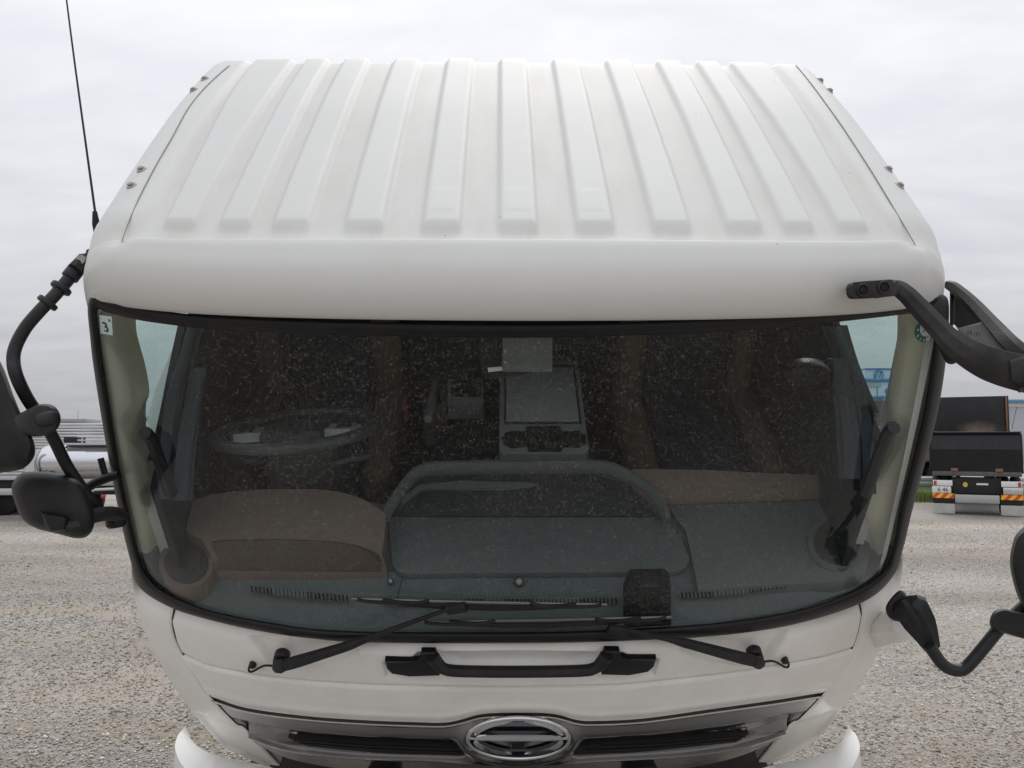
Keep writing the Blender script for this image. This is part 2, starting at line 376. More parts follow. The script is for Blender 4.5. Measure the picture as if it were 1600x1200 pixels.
# ------------------------------------------------------------------ ground
def ground_material():
    m = bpy.data.materials.new('gravel_ground'); m.use_nodes = True; t = m.node_tree; nd = t.nodes; lk = t.links
    b = nd['Principled BSDF']; b.inputs['Roughness'].default_value = .92; b.inputs['Specular IOR Level'].default_value = .2
    co = nd.new('ShaderNodeTexCoord')
    v = nd.new('ShaderNodeTexVoronoi'); v.inputs['Scale'].default_value = 42; lk.new(co.outputs['Object'], v.inputs['Vector'])
    v2 = nd.new('ShaderNodeTexVoronoi'); v2.inputs['Scale'].default_value = 95; lk.new(co.outputs['Object'], v2.inputs['Vector'])
    sc1 = nd.new('ShaderNodeSeparateColor'); lk.new(v.outputs['Color'], sc1.inputs[0])
    sc2 = nd.new('ShaderNodeSeparateColor'); lk.new(v2.outputs['Color'], sc2.inputs[0])
    add = nd.new('ShaderNodeMath'); add.operation = 'ADD'; lk.new(sc1.outputs[0], add.inputs[0]); lk.new(sc2.outputs[0], add.inputs[1])
    half = nd.new('ShaderNodeMath'); half.operation = 'MULTIPLY'; lk.new(add.outputs[0], half.inputs[0]); half.inputs[1].default_value = .5
    r = nd.new('ShaderNodeValToRGB'); e = r.color_ramp.elements; e[0].position = .1; e[0].color = (.27, .25, .23, 1); e[1].position = .92; e[1].color = (.60, .565, .52, 1)
    q = r.color_ramp.elements.new(.5); q.color = (.42, .388, .352, 1)
    lk.new(half.outputs[0], r.inputs[0])
    mpn = nd.new('ShaderNodeMapping'); mpn.inputs['Scale'].default_value = (.25, .9, 1); mpn.inputs['Rotation'].default_value = (0, 0, .12); lk.new(co.outputs['Object'], mpn.inputs['Vector'])
    nz = nd.new('ShaderNodeTexNoise'); nz.inputs['Scale'].default_value = 1.1; nz.inputs['Detail'].default_value = 8; nz.inputs['Roughness'].default_value = .62; lk.new(mpn.outputs[0], nz.inputs['Vector'])
    mr = nd.new('ShaderNodeMapRange'); mr.inputs['From Min'].default_value = .50; mr.inputs['From Max'].default_value = .68; mr.inputs['To Max'].default_value = .35; lk.new(nz.outputs['Fac'], mr.inputs['Value'])
    sand = nd.new('ShaderNodeMixRGB'); wa = nd.new('ShaderNodeAttribute'); wa.attribute_name = 'worn'; wm = nd.new('ShaderNodeMath'); wm.operation = 'MULTIPLY_ADD'; lk.new(wa.outputs['Fac'], wm.inputs[0]); wm.inputs[1].default_value = .6; lk.new(mr.outputs[0], wm.inputs[2]); wm.use_clamp = True; lk.new(wm.outputs[0], sand.inputs[0]); lk.new(r.outputs[0], sand.inputs[1]); sand.inputs[2].default_value = (.40, .342, .280, 1)
    nz2 = nd.new('ShaderNodeTexNoise'); nz2.inputs['Scale'].default_value = .5; nz2.inputs['Detail'].default_value = 6; lk.new(mpn.outputs[0], nz2.inputs['Vector'])
    mr2 = nd.new('ShaderNodeMapRange'); mr2.inputs['From Min'].default_value = .3; mr2.inputs['From Max'].default_value = .7; mr2.inputs['To Min'].default_value = .66; mr2.inputs['To Max'].default_value = 1.22; lk.new(nz2.outputs['Fac'], mr2.inputs['Value'])
    mul = nd.new('ShaderNodeVectorMath'); mul.operation = 'SCALE'; lk.new(sand.outputs[0], mul.inputs[0]); lk.new(mr2.outputs[0], mul.inputs['Scale'])
    lk.new(mul.outputs[0], b.inputs['Base Color'])
    h = nd.new('ShaderNodeMath'); h.operation = 'ADD'; lk.new(v.outputs['Distance'], h.inputs[0]); lk.new(v2.outputs['Distance'], h.inputs[1])
    inv = nd.new('ShaderNodeMath'); inv.operation = 'MULTIPLY'; lk.new(h.outputs[0], inv.inputs[0]); inv.inputs[1].default_value = -1
    bp = nd.new('ShaderNodeBump'); bp.inputs['Strength'].default_value = .85; bp.inputs['Distance'].default_value = .016; lk.new(inv.outputs[0], bp.inputs['Height']); lk.new(bp.outputs[0], b.inputs['Normal'])
    return m
GROUND = ground_material()
_lat = np.random.RandomState(3).rand(64, 64)
def vnoise(x, y):
    xi, yi = np.floor(x).astype(int), np.floor(y).astype(int); fx, fy = x - xi, y - yi; fx = fx * fx * (3 - 2 * fx); fy = fy * fy * (3 - 2 * fy)
    q = lambda a, b: _lat[a % 64, b % 64]
    return (q(xi, yi) * (1 - fx) + q(xi + 1, yi) * fx) * (1 - fy) + (q(xi, yi + 1) * (1 - fx) + q(xi + 1, yi + 1) * fx) * fy
def fbm(x, y, o=4): return sum(vnoise(x * 2 ** k + 7 * k, y * 2 ** k + 3 * k) * .5 ** (k + 1) for k in range(o)) / (1 - .5 ** o)
def worn(x, y):
    """how far the gravel is driven down to packed tan soil: wheel tracks crossing the yard plus loose patches"""
    v = y + .10 * x + .5 * (fbm(x * .25, y * .25) - .5); w = 0 * x
    for c, wd in ((4.35, .10), (5.05, .16), (6.1, .13), (6.9, .20), (8.2, .22), (9.7, .25), (11.6, .35), (13.8, .4), (16.5, .5), (19, .6)): w = np.maximum(w, np.exp(-((v - c) / wd) ** 2))
    w = w * sstep(.38, .62, fbm(x * .45 + 9, y * .45))
    return np.clip(w + 0.45 * sstep(.55, .75, fbm(x * .35 + 30, y * .8 + 12)), 0, 1)
gx = np.r_[-900, np.linspace(-15, 15, 220), 900]; gy = np.r_[-120, np.linspace(1, 26, 220), 1500]; GX, GY = np.meshgrid(gx, gy); WR = worn(GX, GY); inner = (np.abs(GX) < 14.9) & (GY > 1.1) & (GY < 25.9)
WR = np.where(inner, WR, .3); GZ = np.where(inner, -.012 * WR + .012 * (fbm(GX * .8, GY * .8) - .5), 0)
g = mesh('ground', np.stack([GX, GY, GZ], -1).reshape(-1, 3), grid_faces(len(gy), len(gx)), GROUND, None, 'none', smooth=True, auto=0); g['kind'] = 'structure'
_at = g.data.attributes.new('worn', 'FLOAT', 'POINT'); _at.data.foreach_set('value', WR.reshape(-1).astype(np.float32))

def stones():
    n = 170000; u = np.random.rand(n)
    y = 3.1 + 15 * u ** 2.0; x = (np.random.rand(n) * 2 - 1) * (y * .70 + .3)
    wr_ = worn(x, y); keep = np.random.rand(n) > wr_ * .72; x, y, wr_ = x[keep], y[keep], wr_[keep]; n = len(x)
    r = .0045 + .0085 * np.random.rand(n) ** 2.2 + .010 * (np.random.rand(n) > .985)
    r *= .86 + .028 * (y - 3)
    base = np.array([(1, 0, 0), (0, 1, 0), (-1, 0, 0), (0, -1, 0), (.1, .1, .75), (0, 0, -.6)], float)
    a = np.random.rand(n) * 6.28; ca, sa = np.cos(a), np.sin(a)
    J = base[None] * (1 + .45 * (np.random.rand(n, 6, 1) - .5)) + .3 * (np.random.rand(n, 6, 3) - .5)
    J *= np.stack([.8 + .6 * np.random.rand(n), .7 + .5 * np.random.rand(n), .7 + .5 * np.random.rand(n)], 1)[:, None]
    X = J[..., 0] * ca[:, None] - J[..., 1] * sa[:, None]; Y = J[..., 0] * sa[:, None] + J[..., 1] * ca[:, None]
    V = np.stack([X * r[:, None] + x[:, None], Y * r[:, None] + y[:, None], J[..., 2] * r[:, None] + r[:, None] * .18 - .006 * wr_[:, None]], -1).reshape(-1, 3)
    fb = np.array([(0, 1, 4), (1, 2, 4), (2, 3, 4), (3, 0, 4), (1, 0, 5), (2, 1, 5), (3, 2, 5), (0, 3, 5)])
    Fc = (fb[None] + 6 * np.arange(n)[:, None, None]).reshape(-1)
    me = bpy.data.meshes.new('gravel'); me.vertices.add(len(V)); me.vertices.foreach_set('co', V.reshape(-1).astype(np.float32))
    nf = len(Fc) // 3; me.loops.add(len(Fc)); me.loops.foreach_set('vertex_index', Fc.astype(np.int32)); me.polygons.add(nf)
    me.polygons.foreach_set('loop_start', np.arange(nf, dtype=np.int32) * 3); me.update(calc_edges=True)
    shade = np.clip(np.random.normal(.385, .10, n), .16, .72); warm = np.random.rand(n) * .15 + .04 + .22 * wr_; shade = np.clip(shade * (.62 + .72 * fbm(x * .3 + 4, y * 1.3 + x * .12, 5)), .10, .75)
    c = np.stack([shade * (1 + warm * .5), shade * (1 + warm * .05), shade * (1 - warm), np.ones(n)], 1).repeat(6, 0)
    at = me.color_attributes.new('stone_colour', 'FLOAT_COLOR', 'POINT'); at.data.foreach_set('color', c.reshape(-1).astype(np.float32))
    m = bpy.data.materials.new('gravel_stone'); m.use_nodes = True; b = m.node_tree.nodes['Principled BSDF']; b.inputs['Roughness'].default_value = .9; b.inputs['Specular IOR Level'].default_value = .25
    an = m.node_tree.nodes.new('ShaderNodeAttribute'); an.attribute_name = 'stone_colour'; m.node_tree.links.new(an.outputs['Color'], b.inputs['Base Color'])
    me.materials.append(m); o = bpy.data.objects.new('gravel', me); COL.objects.link(o)
    tag(o, 'loose grey and tan gravel stones covering the yard', 'gravel', kind='stuff')
stones()

# ------------------------------------------------------------------ cab shell: roof, brow, pillars
ST = np.array([  # y, z, half width, corner radius, plan curve, crown, lean
    (.092, 2.184, .955, .10, 1, .02, 1), (.078, 2.198, .96, .11, 1, .02, 1), (.070, 2.225, .965, .12, 1, .022, 1), (.076, 2.26, .965, .13, .95, .025, .9),
    (.098, 2.293, .965, .13, .85, .028, .8), (.13, 2.314, .965, .13, .75, .03, .7), (.155, 2.323, .965, .13, .65, .03, .6), (.2, 2.329, .965, .12, .5, .03, .5),
    (.3, 2.346, .962, .11, .25, .03, .3), (.5, 2.375, .958, .10, .1, .025, .1), (.8, 2.412, .957, .09, 0, .018, 0), (1.0, 2.43, .955, .08, 0, .014, 0),
    (1.212, 2.444, .95, .07, 0, .012, 0), (1.262, 2.438, .945, .07, 0, .012, 0), (1.285, 2.40, .94, .07, 0, .012, 0), (1.292, 2.30, .94, .07, 0, .012, 0)])
RIBS = [(0, .036, .036), (.163, .036, .036), (.328, .036, .036), (.485, .034, .034), (.606, .029, .031), (.729, .029, .056)]
def roof_height(x, y):
    ax = np.abs(x); h = 0 * x
    for i, (c, w0, w1) in enumerate(RIBS):
        w = w0 + (w1 - w0) * sstep(.2, 1.2, y); cc = c + (w - w0) * .35
        d = np.abs(ax - cc) - w; y0 = .212 + .03 * ax ** 2
        lat = 1 - sstep(-.004, .012, d)
        h = np.maximum(h, .0135 * lat * sstep(y0 - .022, y0 + .024, y))
        if i < 2:      # three middle ribs carry a faint pressed pad near the front end
            e = np.maximum(np.abs(ax - cc) / .027, np.abs(y - .315) / .05); h = h + .0006 * (1 - sstep(.80, 1.0, e))
    h = np.maximum(h, .011 * sstep(.80, .835, ax) * sstep(.17, .30, y))
    return h
def roof_paint():
    m = WHITE.copy(); m.name = 'roof_paint'; t = m.node_tree; nd = t.nodes; lk = t.links; b = nd['Principled BSDF']; src = b.inputs['Base Color'].links[0].from_socket
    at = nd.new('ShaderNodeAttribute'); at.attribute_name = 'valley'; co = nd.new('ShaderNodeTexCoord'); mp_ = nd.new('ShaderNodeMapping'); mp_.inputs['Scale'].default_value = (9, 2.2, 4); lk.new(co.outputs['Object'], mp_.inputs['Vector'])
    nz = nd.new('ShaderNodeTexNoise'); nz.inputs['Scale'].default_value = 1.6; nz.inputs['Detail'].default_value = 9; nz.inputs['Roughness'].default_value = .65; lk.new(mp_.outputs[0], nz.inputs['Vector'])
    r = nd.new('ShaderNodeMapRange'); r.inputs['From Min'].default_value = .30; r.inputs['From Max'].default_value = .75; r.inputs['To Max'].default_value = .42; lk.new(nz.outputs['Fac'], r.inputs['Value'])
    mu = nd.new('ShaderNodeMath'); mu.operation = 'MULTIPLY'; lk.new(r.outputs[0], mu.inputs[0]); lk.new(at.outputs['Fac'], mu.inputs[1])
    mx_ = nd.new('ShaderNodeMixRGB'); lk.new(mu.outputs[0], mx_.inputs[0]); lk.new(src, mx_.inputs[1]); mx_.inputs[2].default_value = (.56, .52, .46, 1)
    # a few small dark specks of road grit
    vo = nd.new('ShaderNodeTexVoronoi'); vo.inputs['Scale'].default_value = 26; lk.new(co.outputs['Object'], vo.inputs['Vector']); sp_ = nd.new('ShaderNodeSeparateColor'); lk.new(vo.outputs['Color'], sp_.inputs[0])
    a1 = nd.new('ShaderNodeMath'); a1.operation = 'LESS_THAN'; lk.new(vo.outputs['Distance'], a1.inputs[0]); a1.inputs[1].default_value = .055
    a2 = nd.new('ShaderNodeMath'); a2.operation = 'GREATER_THAN'; lk.new(sp_.outputs[0], a2.inputs[0]); a2.inputs[1].default_value = .86
    a3 = nd.new('ShaderNodeMath'); a3.operation = 'MULTIPLY'; lk.new(a1.outputs[0], a3.inputs[0]); lk.new(a2.outputs[0], a3.inputs[1])
    m4 = nd.new('ShaderNodeMixRGB'); lk.new(a3.outputs[0], m4.inputs[0]); lk.new(mx_.outputs[0], m4.inputs[1]); m4.inputs[2].default_value = (.30, .27, .23, 1)
    lk.new(m4.outputs[0], b.inputs['Base Color']); return m
def build_shell():
    ty = [*np.linspace(0, 6, 46), *np.linspace(6.04, 6.4, 6)]
    # finer rows where the ribs begin
    key = np.arange(len(ST)); dense = cat(np.c_[key, ST], 24)
    order = dense[:, 0]; ts = list(ty) + list(np.linspace(6.5, 8.6, 52)) + list(np.linspace(8.65, 12, 70)) + list(np.linspace(12.06, 15, 26))
    rows = np.stack([np.interp(ts, order, dense[:, j]) for j in range(1, 8)], 1)
    xs = np.linspace(0, 1, 216); na, nq = 16, 22
    P = []; meta = []
    ysd = np.interp(ts, np.arange(len(ST)), np.r_[[.104, .105, .107, .112, .122, .14, .16], ST[7:, 0]])
    for (Y, Z, W, r, k, cr, kk), Ys in zip(rows, ysd):
        xf = xs * (W - r); zf = Z - cr * xf ** 2; zr = zf[-1]
        a = np.linspace(0, math.pi / 2, na + 1)[1:]; xa = W - r + r * np.sin(a); za = zr - r + r * np.cos(a)
        q = np.linspace(0, .78, nq + 1)[1:]; xq = W + .135 * q - .04 * q * q; zq = zr - r - q
        x = np.r_[xf, xa, xq]; z = np.r_[zf, za, zq]; y = Y + k * cplan(x) + .09 * kk * (z - Z)
        ys_ = Ys + k * cplan(x) + .09 * kk * (z - Z); b_ = np.r_[0 * xf, sstep(0, 1, np.linspace(0, 1, na)), 1 + 0 * xq]; y = y * (1 - b_) + ys_ * b_
        row = np.stack([x, y, z], 1); P.append(np.concatenate([(row * [-1, 1, 1])[:0:-1], row]))
    P = np.array(P); nr, nc = P.shape[:2]
    du = np.gradient(P, axis=1); dv = np.gradient(P, axis=0); nrm = np.cross(du, dv); nrm /= np.linalg.norm(nrm, axis=2)[..., None] + 1e-12
    if nrm[nr // 2, nc // 2, 2] < 0: nrm = -nrm
    X = P[..., 0]; Yc = rows[:, 0][:, None] * np.ones(nc)[None]; tt = np.array(ts)[:, None] * np.ones(nc)[None]
    h = np.where(tt > 6.3, roof_height(X, Yc), 0)
    brow = (1 - sstep(.835, .90, np.abs(X))) * (1 - sstep(6.02, 6.34, tt)) * sstep(-.2, 1.5, tt)
    top = 1 - sstep(.79, .88, np.abs(X)) * sstep(4.6, 6.0, tt)      # rounded upper corners of the brow
    h = h + .013 * brow * top
    flat = np.zeros(nc, bool); m0 = nq; flat[m0:nc - m0] = True
    P = P + nrm * (h * flat[None])[..., None]
    Fc = []
    c0 = nq; c1 = nc - 1 - nq
    for i in range(nr - 1):
        for j in range(nc - 1):
            side = j < c0 - 1 or j >= c1 + 1
            if side and P[i, j, 1] > .40: continue       # window openings behind the front pillar
            a = i * nc + j; Fc.append((a, a + 1, a + nc + 1, a + nc))
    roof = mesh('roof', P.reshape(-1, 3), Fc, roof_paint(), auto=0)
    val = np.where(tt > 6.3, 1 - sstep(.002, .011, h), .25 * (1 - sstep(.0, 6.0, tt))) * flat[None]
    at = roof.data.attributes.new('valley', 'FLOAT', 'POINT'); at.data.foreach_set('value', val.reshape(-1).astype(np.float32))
    return roof, P, rows, np.array(ts), nrm
roof, SHP, SHR, SHT, SHN = build_shell()
roof['label'] = 'white ribbed cab roof with rounded brow'

SHPX = (SHP.reshape(-1, 3) @ RC.T + TC - CAM); _d = SHPX @ FWD; SHPX = np.stack([800 + F * SHPX[:, 0] / _d, 600 - F * (SHPX @ UPV) / _d], 1)
_ok = (SHP.reshape(-1, 3)[:, 2] > 2.0) & (SHP.reshape(-1, 3)[:, 1] < 1.27) & (((OC - SHP.reshape(-1, 3)) * SHN.reshape(-1, 3)).sum(1) > .12)
def roof_point(px, py):
    """the vertex of the finished roof skin nearest a measured spot, with its normal"""
    d = (SHPX[:, 0] - px) ** 2 + (SHPX[:, 1] - py) ** 2 + 1e6 * ~_ok; k = d.argmin(); return SHP.reshape(-1, 3)[k], SHN.reshape(-1, 3)[k]
# joint between roof skin and side rail: a thin line of dark sealer
SEALER = mat('grey_sealer', (.24, .225, .20), .8)
for line, bolts in (([(358, 103), (331, 126), (304.5, 156), (279, 197), (255, 238.5), (235, 276), (216.5, 313), (201, 348.5), (191, 380)], ((321, 124), (303, 140), (221, 264), (206, 291))),
                    ([(1244, 103), (1268, 132), (1292, 165), (1319, 203), (1345, 244), (1369, 281), (1393, 322), (1415, 358), (1428, 384)], ((1283, 126), (1299, 141), (1388, 265), (1405, 290)))):
    ln = []
    for x, y in resample(cat(line, 6), 60):
        p, n = roof_point(x, y); ln.append(p + n * (.0020 if y < 370 else .0038))
    ln = np.array(ln)
    for _ in range(30): ln[1:-1] = (ln[:-2] + 2 * ln[1:-1] + ln[2:]) / 4
    tube('roof_seam', ln, .0012, SEALER, roof, seg=6)
    for x, y in bolts:
        p, n = roof_point(x, y)
        cyl('roof_bolt', p - n * .003, p + n * .003, .0125, STEEL, roof, seg=18, bevel=.001)
        cyl('bolt_head', p + n * .003, p + n * .0085, .0080, STEEL, roof, seg=6, bevel=.0015)

# ------------------------------------------------------------------ windscreen and its rubber seal
SEAL = [((139, 468), (152, 486)), ((172, 466), (170, 489)), ((215, 479), (210, 499)), ((265, 487), (262, 507)), ((340, 494), (338, 515)), ((540, 502), (540, 524)), ((808, 506), (808, 528)),
        ((1000, 503), (1000, 524)), ((1200, 492), (1200, 514)), ((1350, 477), (1345, 499)), ((1420, 466), (1415, 491)), ((1465, 461), (1448, 488)), ((1479, 468), (1458, 500)), ((1481, 520), (1458, 540)),
        ((1476, 580), (1452, 588)), ((1464, 650), (1442, 648)), ((1445, 725), (1425, 720)), ((1425, 800), (1406, 795)), ((1411, 858), (1395, 855)), ((1395, 901), (1379, 893)), ((1348, 941), (1332, 925)),
        ((1239, 976), (1239, 955)), ((1114, 994), (1114, 974)), ((960, 1002), (960, 984)), ((808, 1005), (808, 988)), ((575, 1004), (575, 987)), ((481, 997), (481, 982)), ((400, 985), (400, 969)),
        ((325, 968), (325, 953)), ((266, 949), (269, 931)), ((219, 919), (234, 905)), ((205, 880), (217, 867)), ((190, 820), (203, 810)), ((170, 720), (184, 715)), ((150, 600), (166, 600)), ((141, 530), (156, 530))]
so = cat([a for a, b in SEAL], 6, True); si = cat([b for a, b in SEAL], 6, True); ns = len(so)
rings = []
for f, off in ((0, .012), (.0, -.004), (.18, -.011), (.5, -.013), (.80, -.010), (.97, -.003), (1.0, .002), (1.0, .014)):
    rings.append(hit(so + (si - so) * f, glass_s(off)))
V = np.concatenate(rings); mid = si + (so - si) * .35
cen = np.array([808, 745.0]); gl_pts = []
for f in np.linspace(0.02, 1, 26): gl_pts.append(cen + (mid - cen) * f)
GV = np.concatenate([hit(p, glass_s(0.0)) for p in gl_pts]); Gf = [(b, a, d, c) for a, b, c, d in grid_faces(26, ns, 0, True)]; Gf.append(tuple(range(ns)))
windscreen = mesh('windscreen', GV, Gf, WIND, auto=0); windscreen['label'] = 'wide curved windscreen speckled with dust'
mesh('windscreen_seal', V, grid_faces(len(rings), ns, 0, True), RUBBER, windscreen, auto=0)

# paper sticker with a 3, and a round green inspection sticker, both on the inner face of the glass
gs = lambda off: (lambda p: hit(p, glass_s(off)))
st1 = slab_px('square_sticker', [(155, 492), (174.5, 495), (176, 524), (157, 521)], gs(-.0015), (0, .0006, 0), mat('sticker_paper', (.66, .82, .82), .5), windscreen, bevel=0)
def glass_frame(px, py, off, roll=0):
    p = hit([(px, py)], glass_s(off))[0]; a = hit([(px + 3, py)], glass_s(off))[0]; b = hit([(px, py - 3)], glass_s(off))[0]
    ex = Vector(a - p).normalized(); ez = Vector(b - p); ez = (ez - ex * ez.dot(ex)).normalized(); en = ex.cross(ez)
    M = Matrix.Identity(4)
    for i in range(3): M[i][0], M[i][1], M[i][2], M[i][3] = ex[i], ez[i], en[i], p[i]
    return M @ Matrix.Rotation(roll, 4, 'Z')
text('sticker_number', '3', .034, glass_frame(165, 512, -.003, rad(-4)), INK, windscreen, glass_frame(165, 512, -.003, rad(-4)))
text('sticker_month', '8', .009, glass_frame(170.5, 501, -.003), INK, windscreen, glass_frame(170.5, 501, -.003))
def ell(cx, cy, rx, ry, n=40, rot=0):
    a = np.linspace(0, 2 * math.pi, n, endpoint=False); x, y = rx * np.cos(a), ry * np.sin(a); c, s = math.cos(rot), math.sin(rot)
    return np.stack([cx + x * c - y * s, cy + x * s + y * c], 1)
slab_px('round_sticker', ell(1442.5, 519, 13.5, 16), gs(-.0015), (0, .0006, 0), GREENK, windscreen, bevel=0)
slab_px('sticker_centre', ell(1445, 515, 7.6, 10.5), gs(-.0026), (0, .0006, 0), mat('sticker_white', (.72, .76, .76), .5), windscreen, bevel=0)
for s_, x_, y_, z_ in (('7', 1445, 515.5, .020), ('9', 1434, 516, .009), ('0', 1434, 525, .009), ('7', 1438, 530.5, .009), ('6', 1444, 531.5, .009)):
    M_ = glass_frame(x_, y_, -.0045 if z_ > .01 else -.003, rad(-6)); text('sticker_number', s_, z_, M_, INK if z_ > .01 else PAPER, windscreen, M_)
slab_px('sticker_flag', [(1447, 524), (1453, 521), (1453, 530), (1447, 533)], gs(-.0028), (0, .0005, 0), MATS['sticker_white'], windscreen, bevel=0)
M_ = glass_frame(1450, 527, -.0045); text('sticker_number', '5', .010, M_, INK, windscreen, M_)

# ------------------------------------------------------------------ front panels below the windscreen
E_TOP = [(262, 940), (325, 963), (400, 980), (481, 992), (575, 999), (700, 1001), (808, 1002), (920, 1000), (1040, 995), (1114, 989), (1239, 971), (1354, 934)]
E_LINE = [(281, 1022), (325, 1042), (400, 1057), (481, 1066), (575, 1072), (700, 1075), (808, 1076), (975, 1072), (1114, 1057), (1207, 1043), (1286, 1029), (1338, 1013)]
G_TOP = [(330, 1091), (387, 1109), (481, 1121.5), (575, 1128), (655, 1131), (694, 1131.5), (719, 1127), (748, 1119), (775, 1116.5), (810, 1116), (850, 1116.5), (876, 1120), (900, 1127), (928, 1129), (1006, 1125), (1114, 1110), (1207, 1097), (1288, 1084)]
rec_l = [(384, 996), (430, 999), (562, 1012), (560, 1024), (530, 1036), (466, 1051), (428, 1050)]
rec_r = [(1236, 988), (1196, 1047), (1168, 1048), (1090, 1031), (1062, 1019), (1062, 1008), (1190, 992)]
rec_h = [(598, 1034), (640, 1030), (652, 1020), (808, 1019), (974, 1019), (985, 1026), (1031, 1029), (1024, 1058), (956, 1067), (808, 1070), (672, 1069), (602, 1060)]
bowl = [(676, 1020), (808, 1019), (948, 1019), (940, 1046), (900, 1058), (720, 1059), (686, 1046)]
def upper_disp(p):
    d = 0 * p[:, 0]
    for q in (rec_l, rec_r): d = d + .026 * (1 - sstep(-7.5, .5, sdf_poly(p, q)))
    d = d + .014 * (1 - sstep(-5, .5, sdf_poly(p, rec_h))) + .030 * (1 - sstep(-14, 0, sdf_poly(p, bowl)))
    d = d + .042 * (1 - sstep(-4, 20, sdf_poly(p, so[::3])))      # shelf under the windscreen
    ybot = np.interp(p[:, 0], [q[0] for q in E_LINE], [q[1] for q in E_LINE]); d = d + .006 * sstep(-5, 0, p[:, 1] - ybot)
    return d
fs = lambda off: (lambda p: hit(p, front(off)))
front_panel = patch_px('front_panel', E_TOP, [(x, y - 1.5) for x, y in E_LINE], fs(.003), PANEL, nu=420, nv=64, disp=upper_disp, skirt=.03)
def low_disp(p):
    yt = np.interp(p[:, 0], [q[0] for q in E_LINE], [q[1] for q in E_LINE]); yb = np.interp(p[:, 0], [q[0] for q in G_TOP], [q[1] for q in G_TOP])
    return .006 * (1 - sstep(0, 6, p[:, 1] - yt)) - .003 * np.exp(-((p[:, 1] - yb + 12) / 4) ** 2) + .005 * sstep(-8, 0, p[:, 1] - yb)
grille_panel = patch_px('grille_panel', [(x, y + 1.5) for x, y in E_LINE], G_TOP, fs(-.002), PANEL, nu=300, nv=40, disp=low_disp, skirt=.03)
patch_px('panel_gap', [(x, y - 5) for x, y in E_LINE], [(x, y + 5) for x, y in E_LINE], fs(.016), DARK, nu=120, nv=4, skirt=.0)
G_BOT = [(388, 1152), (425, 1166), (470, 1176), (560, 1185), (700, 1190), (808, 1198), (920, 1190), (1060, 1182), (1140, 1172), (1190, 1160), (1228, 1146)]
slot_l = [(450, 1153), (560, 1160), (690, 1167), (722, 1170), (742, 1181), (600, 1177), (480, 1166)]
slot_r = [(1170, 1147), (1060, 1157), (960, 1161), (902, 1166), (886, 1180), (1000, 1175), (1150, 1160)]
def gar_disp(p):
    yt = np.interp(p[:, 0], [q[0] for q in G_TOP], [q[1] for q in G_TOP]); yb = np.interp(p[:, 0], [q[0] for q in G_BOT], [q[1] for q in G_BOT])
    u = (p[:, 1] - yt) / (yb - yt + 1e-6)
    d = .010 * sstep(.05, .0, u) * 0 + .020 * sstep(.38, .62, u) - .014 * sstep(.72, 1.0, u)
    d = d - .005 * np.exp(-((p[:, 1] - yt - 3) / 2.2) ** 2)
    e = ((p[:, 0] - 810) / 96) ** 2 + ((p[:, 1] - 1155) / 42) ** 2
    d = d * sstep(.8, 1.5, e) - .012 * (1 - sstep(.85, 1.25, e)) + .016 * (1 - sstep(.66, .80, e))
    for q in (slot_l, slot_r): d = d + .03 * (1 - sstep(-2.5, .5, sdf_poly(p, q)))
    return d
garnish = patch_px('grille_garnish', [(x, y + 2.2) for x, y in G_TOP], G_BOT, fs(.004), SMOKE, nu=420, nv=56, disp=gar_disp, skirt=.03)
garnish['label'] = 'smoked silver grille garnish round the emblem'
G_LIP = [(x, y + dy) for (x, y), dy in zip(G_BOT, (2, 9, 14, 20, 24, 24, 24, 20, 14, 8, 2))]
patch_px('grille_lip', [(x, y + .6) for x, y in G_BOT], G_LIP, fs(.0), SMOKE, nu=200, nv=14, disp=lambda p: .0 * p[:, 0], skirt=.04, parent=garnish)
patch_px('lower_grille', [(x, y + 1) for x, y in G_LIP], [(x * .96 + 32, y + 40) for x, y in G_LIP], fs(.05), DARK, nu=90, nv=14, skirt=.05)
tube('garnish_edge_highlight', hit(resample(cat([(x, y + 4) for x, y in G_TOP], 6), 160), front(-.004)), .0022, CHROME, garnish, seg=6)  # chrome strips added to draw the bright highlight lines along the garnish edges
tube('garnish_edge_highlight', hit(resample(cat([(x, y + 1) for x, y in G_BOT], 6), 120), front(.000)), .0024, CHROME, garnish, seg=6)
# dark slots and their thin bars
for q, nm in ((slot_l, 0), (slot_r, 1)):
    patch_px('grille_slot', [q[0], q[1], q[2], q[3]], [q[6], q[5], ((q[5][0] + q[4][0]) / 2, (q[5][1] + q[4][1]) / 2), q[4]], fs(.012), DARK, nu=60, nv=6, skirt=.02, parent=garnish)
    q = np.array(q)
    for f in (.3, .62):
        top = np.array([q[0], q[1], q[2]]); bt = np.array([q[6], q[5], q[4]])
        tube('grille_bar', hit(resample(top * (1 - f) + bt * f, 24), front(.006)), .0030, BLACKG, garnish, seg=6)

# emblem: oval ring with the bar and four curved arms
em = cyl if False else None
emb_s = fs(-.012)
slab_px('emblem_backing', ell(810, 1154, 84, 33.5, 60), fs(-.003), (0, .01, 0), mat('emblem_black', (.008, .009, .014), .18), garnish, bevel=.001)
emblem = tube('emblem', np.concatenate([emb_s(ell(810, 1153.5, 79.5, 31.5, 72)), emb_s(ell(810, 1153.5, 79.5, 31.5, 72))[:1]]), .0075, CHROME, truck, seg=10)
emblem['label'] = 'chrome oval emblem'
def arc_band(a0, a1, r0x, r0y, r1x, r1y, n=18, cx=810, cy=1153.5):
    a = np.radians(np.linspace(a0, a1, n)); taper = np.sin(np.linspace(0, math.pi, n)) ** .35
    o = np.stack([cx + r0x * np.cos(a), cy - r0y * np.sin(a)], 1); i = np.stack([cx + r1x * np.cos(a), cy - r1y * np.sin(a)], 1)
    md = (o + i) / 2; o = md + (o - md) * taper[:, None]; i = md + (i - md) * taper[:, None]
    return np.concatenate([o, i[::-1]])
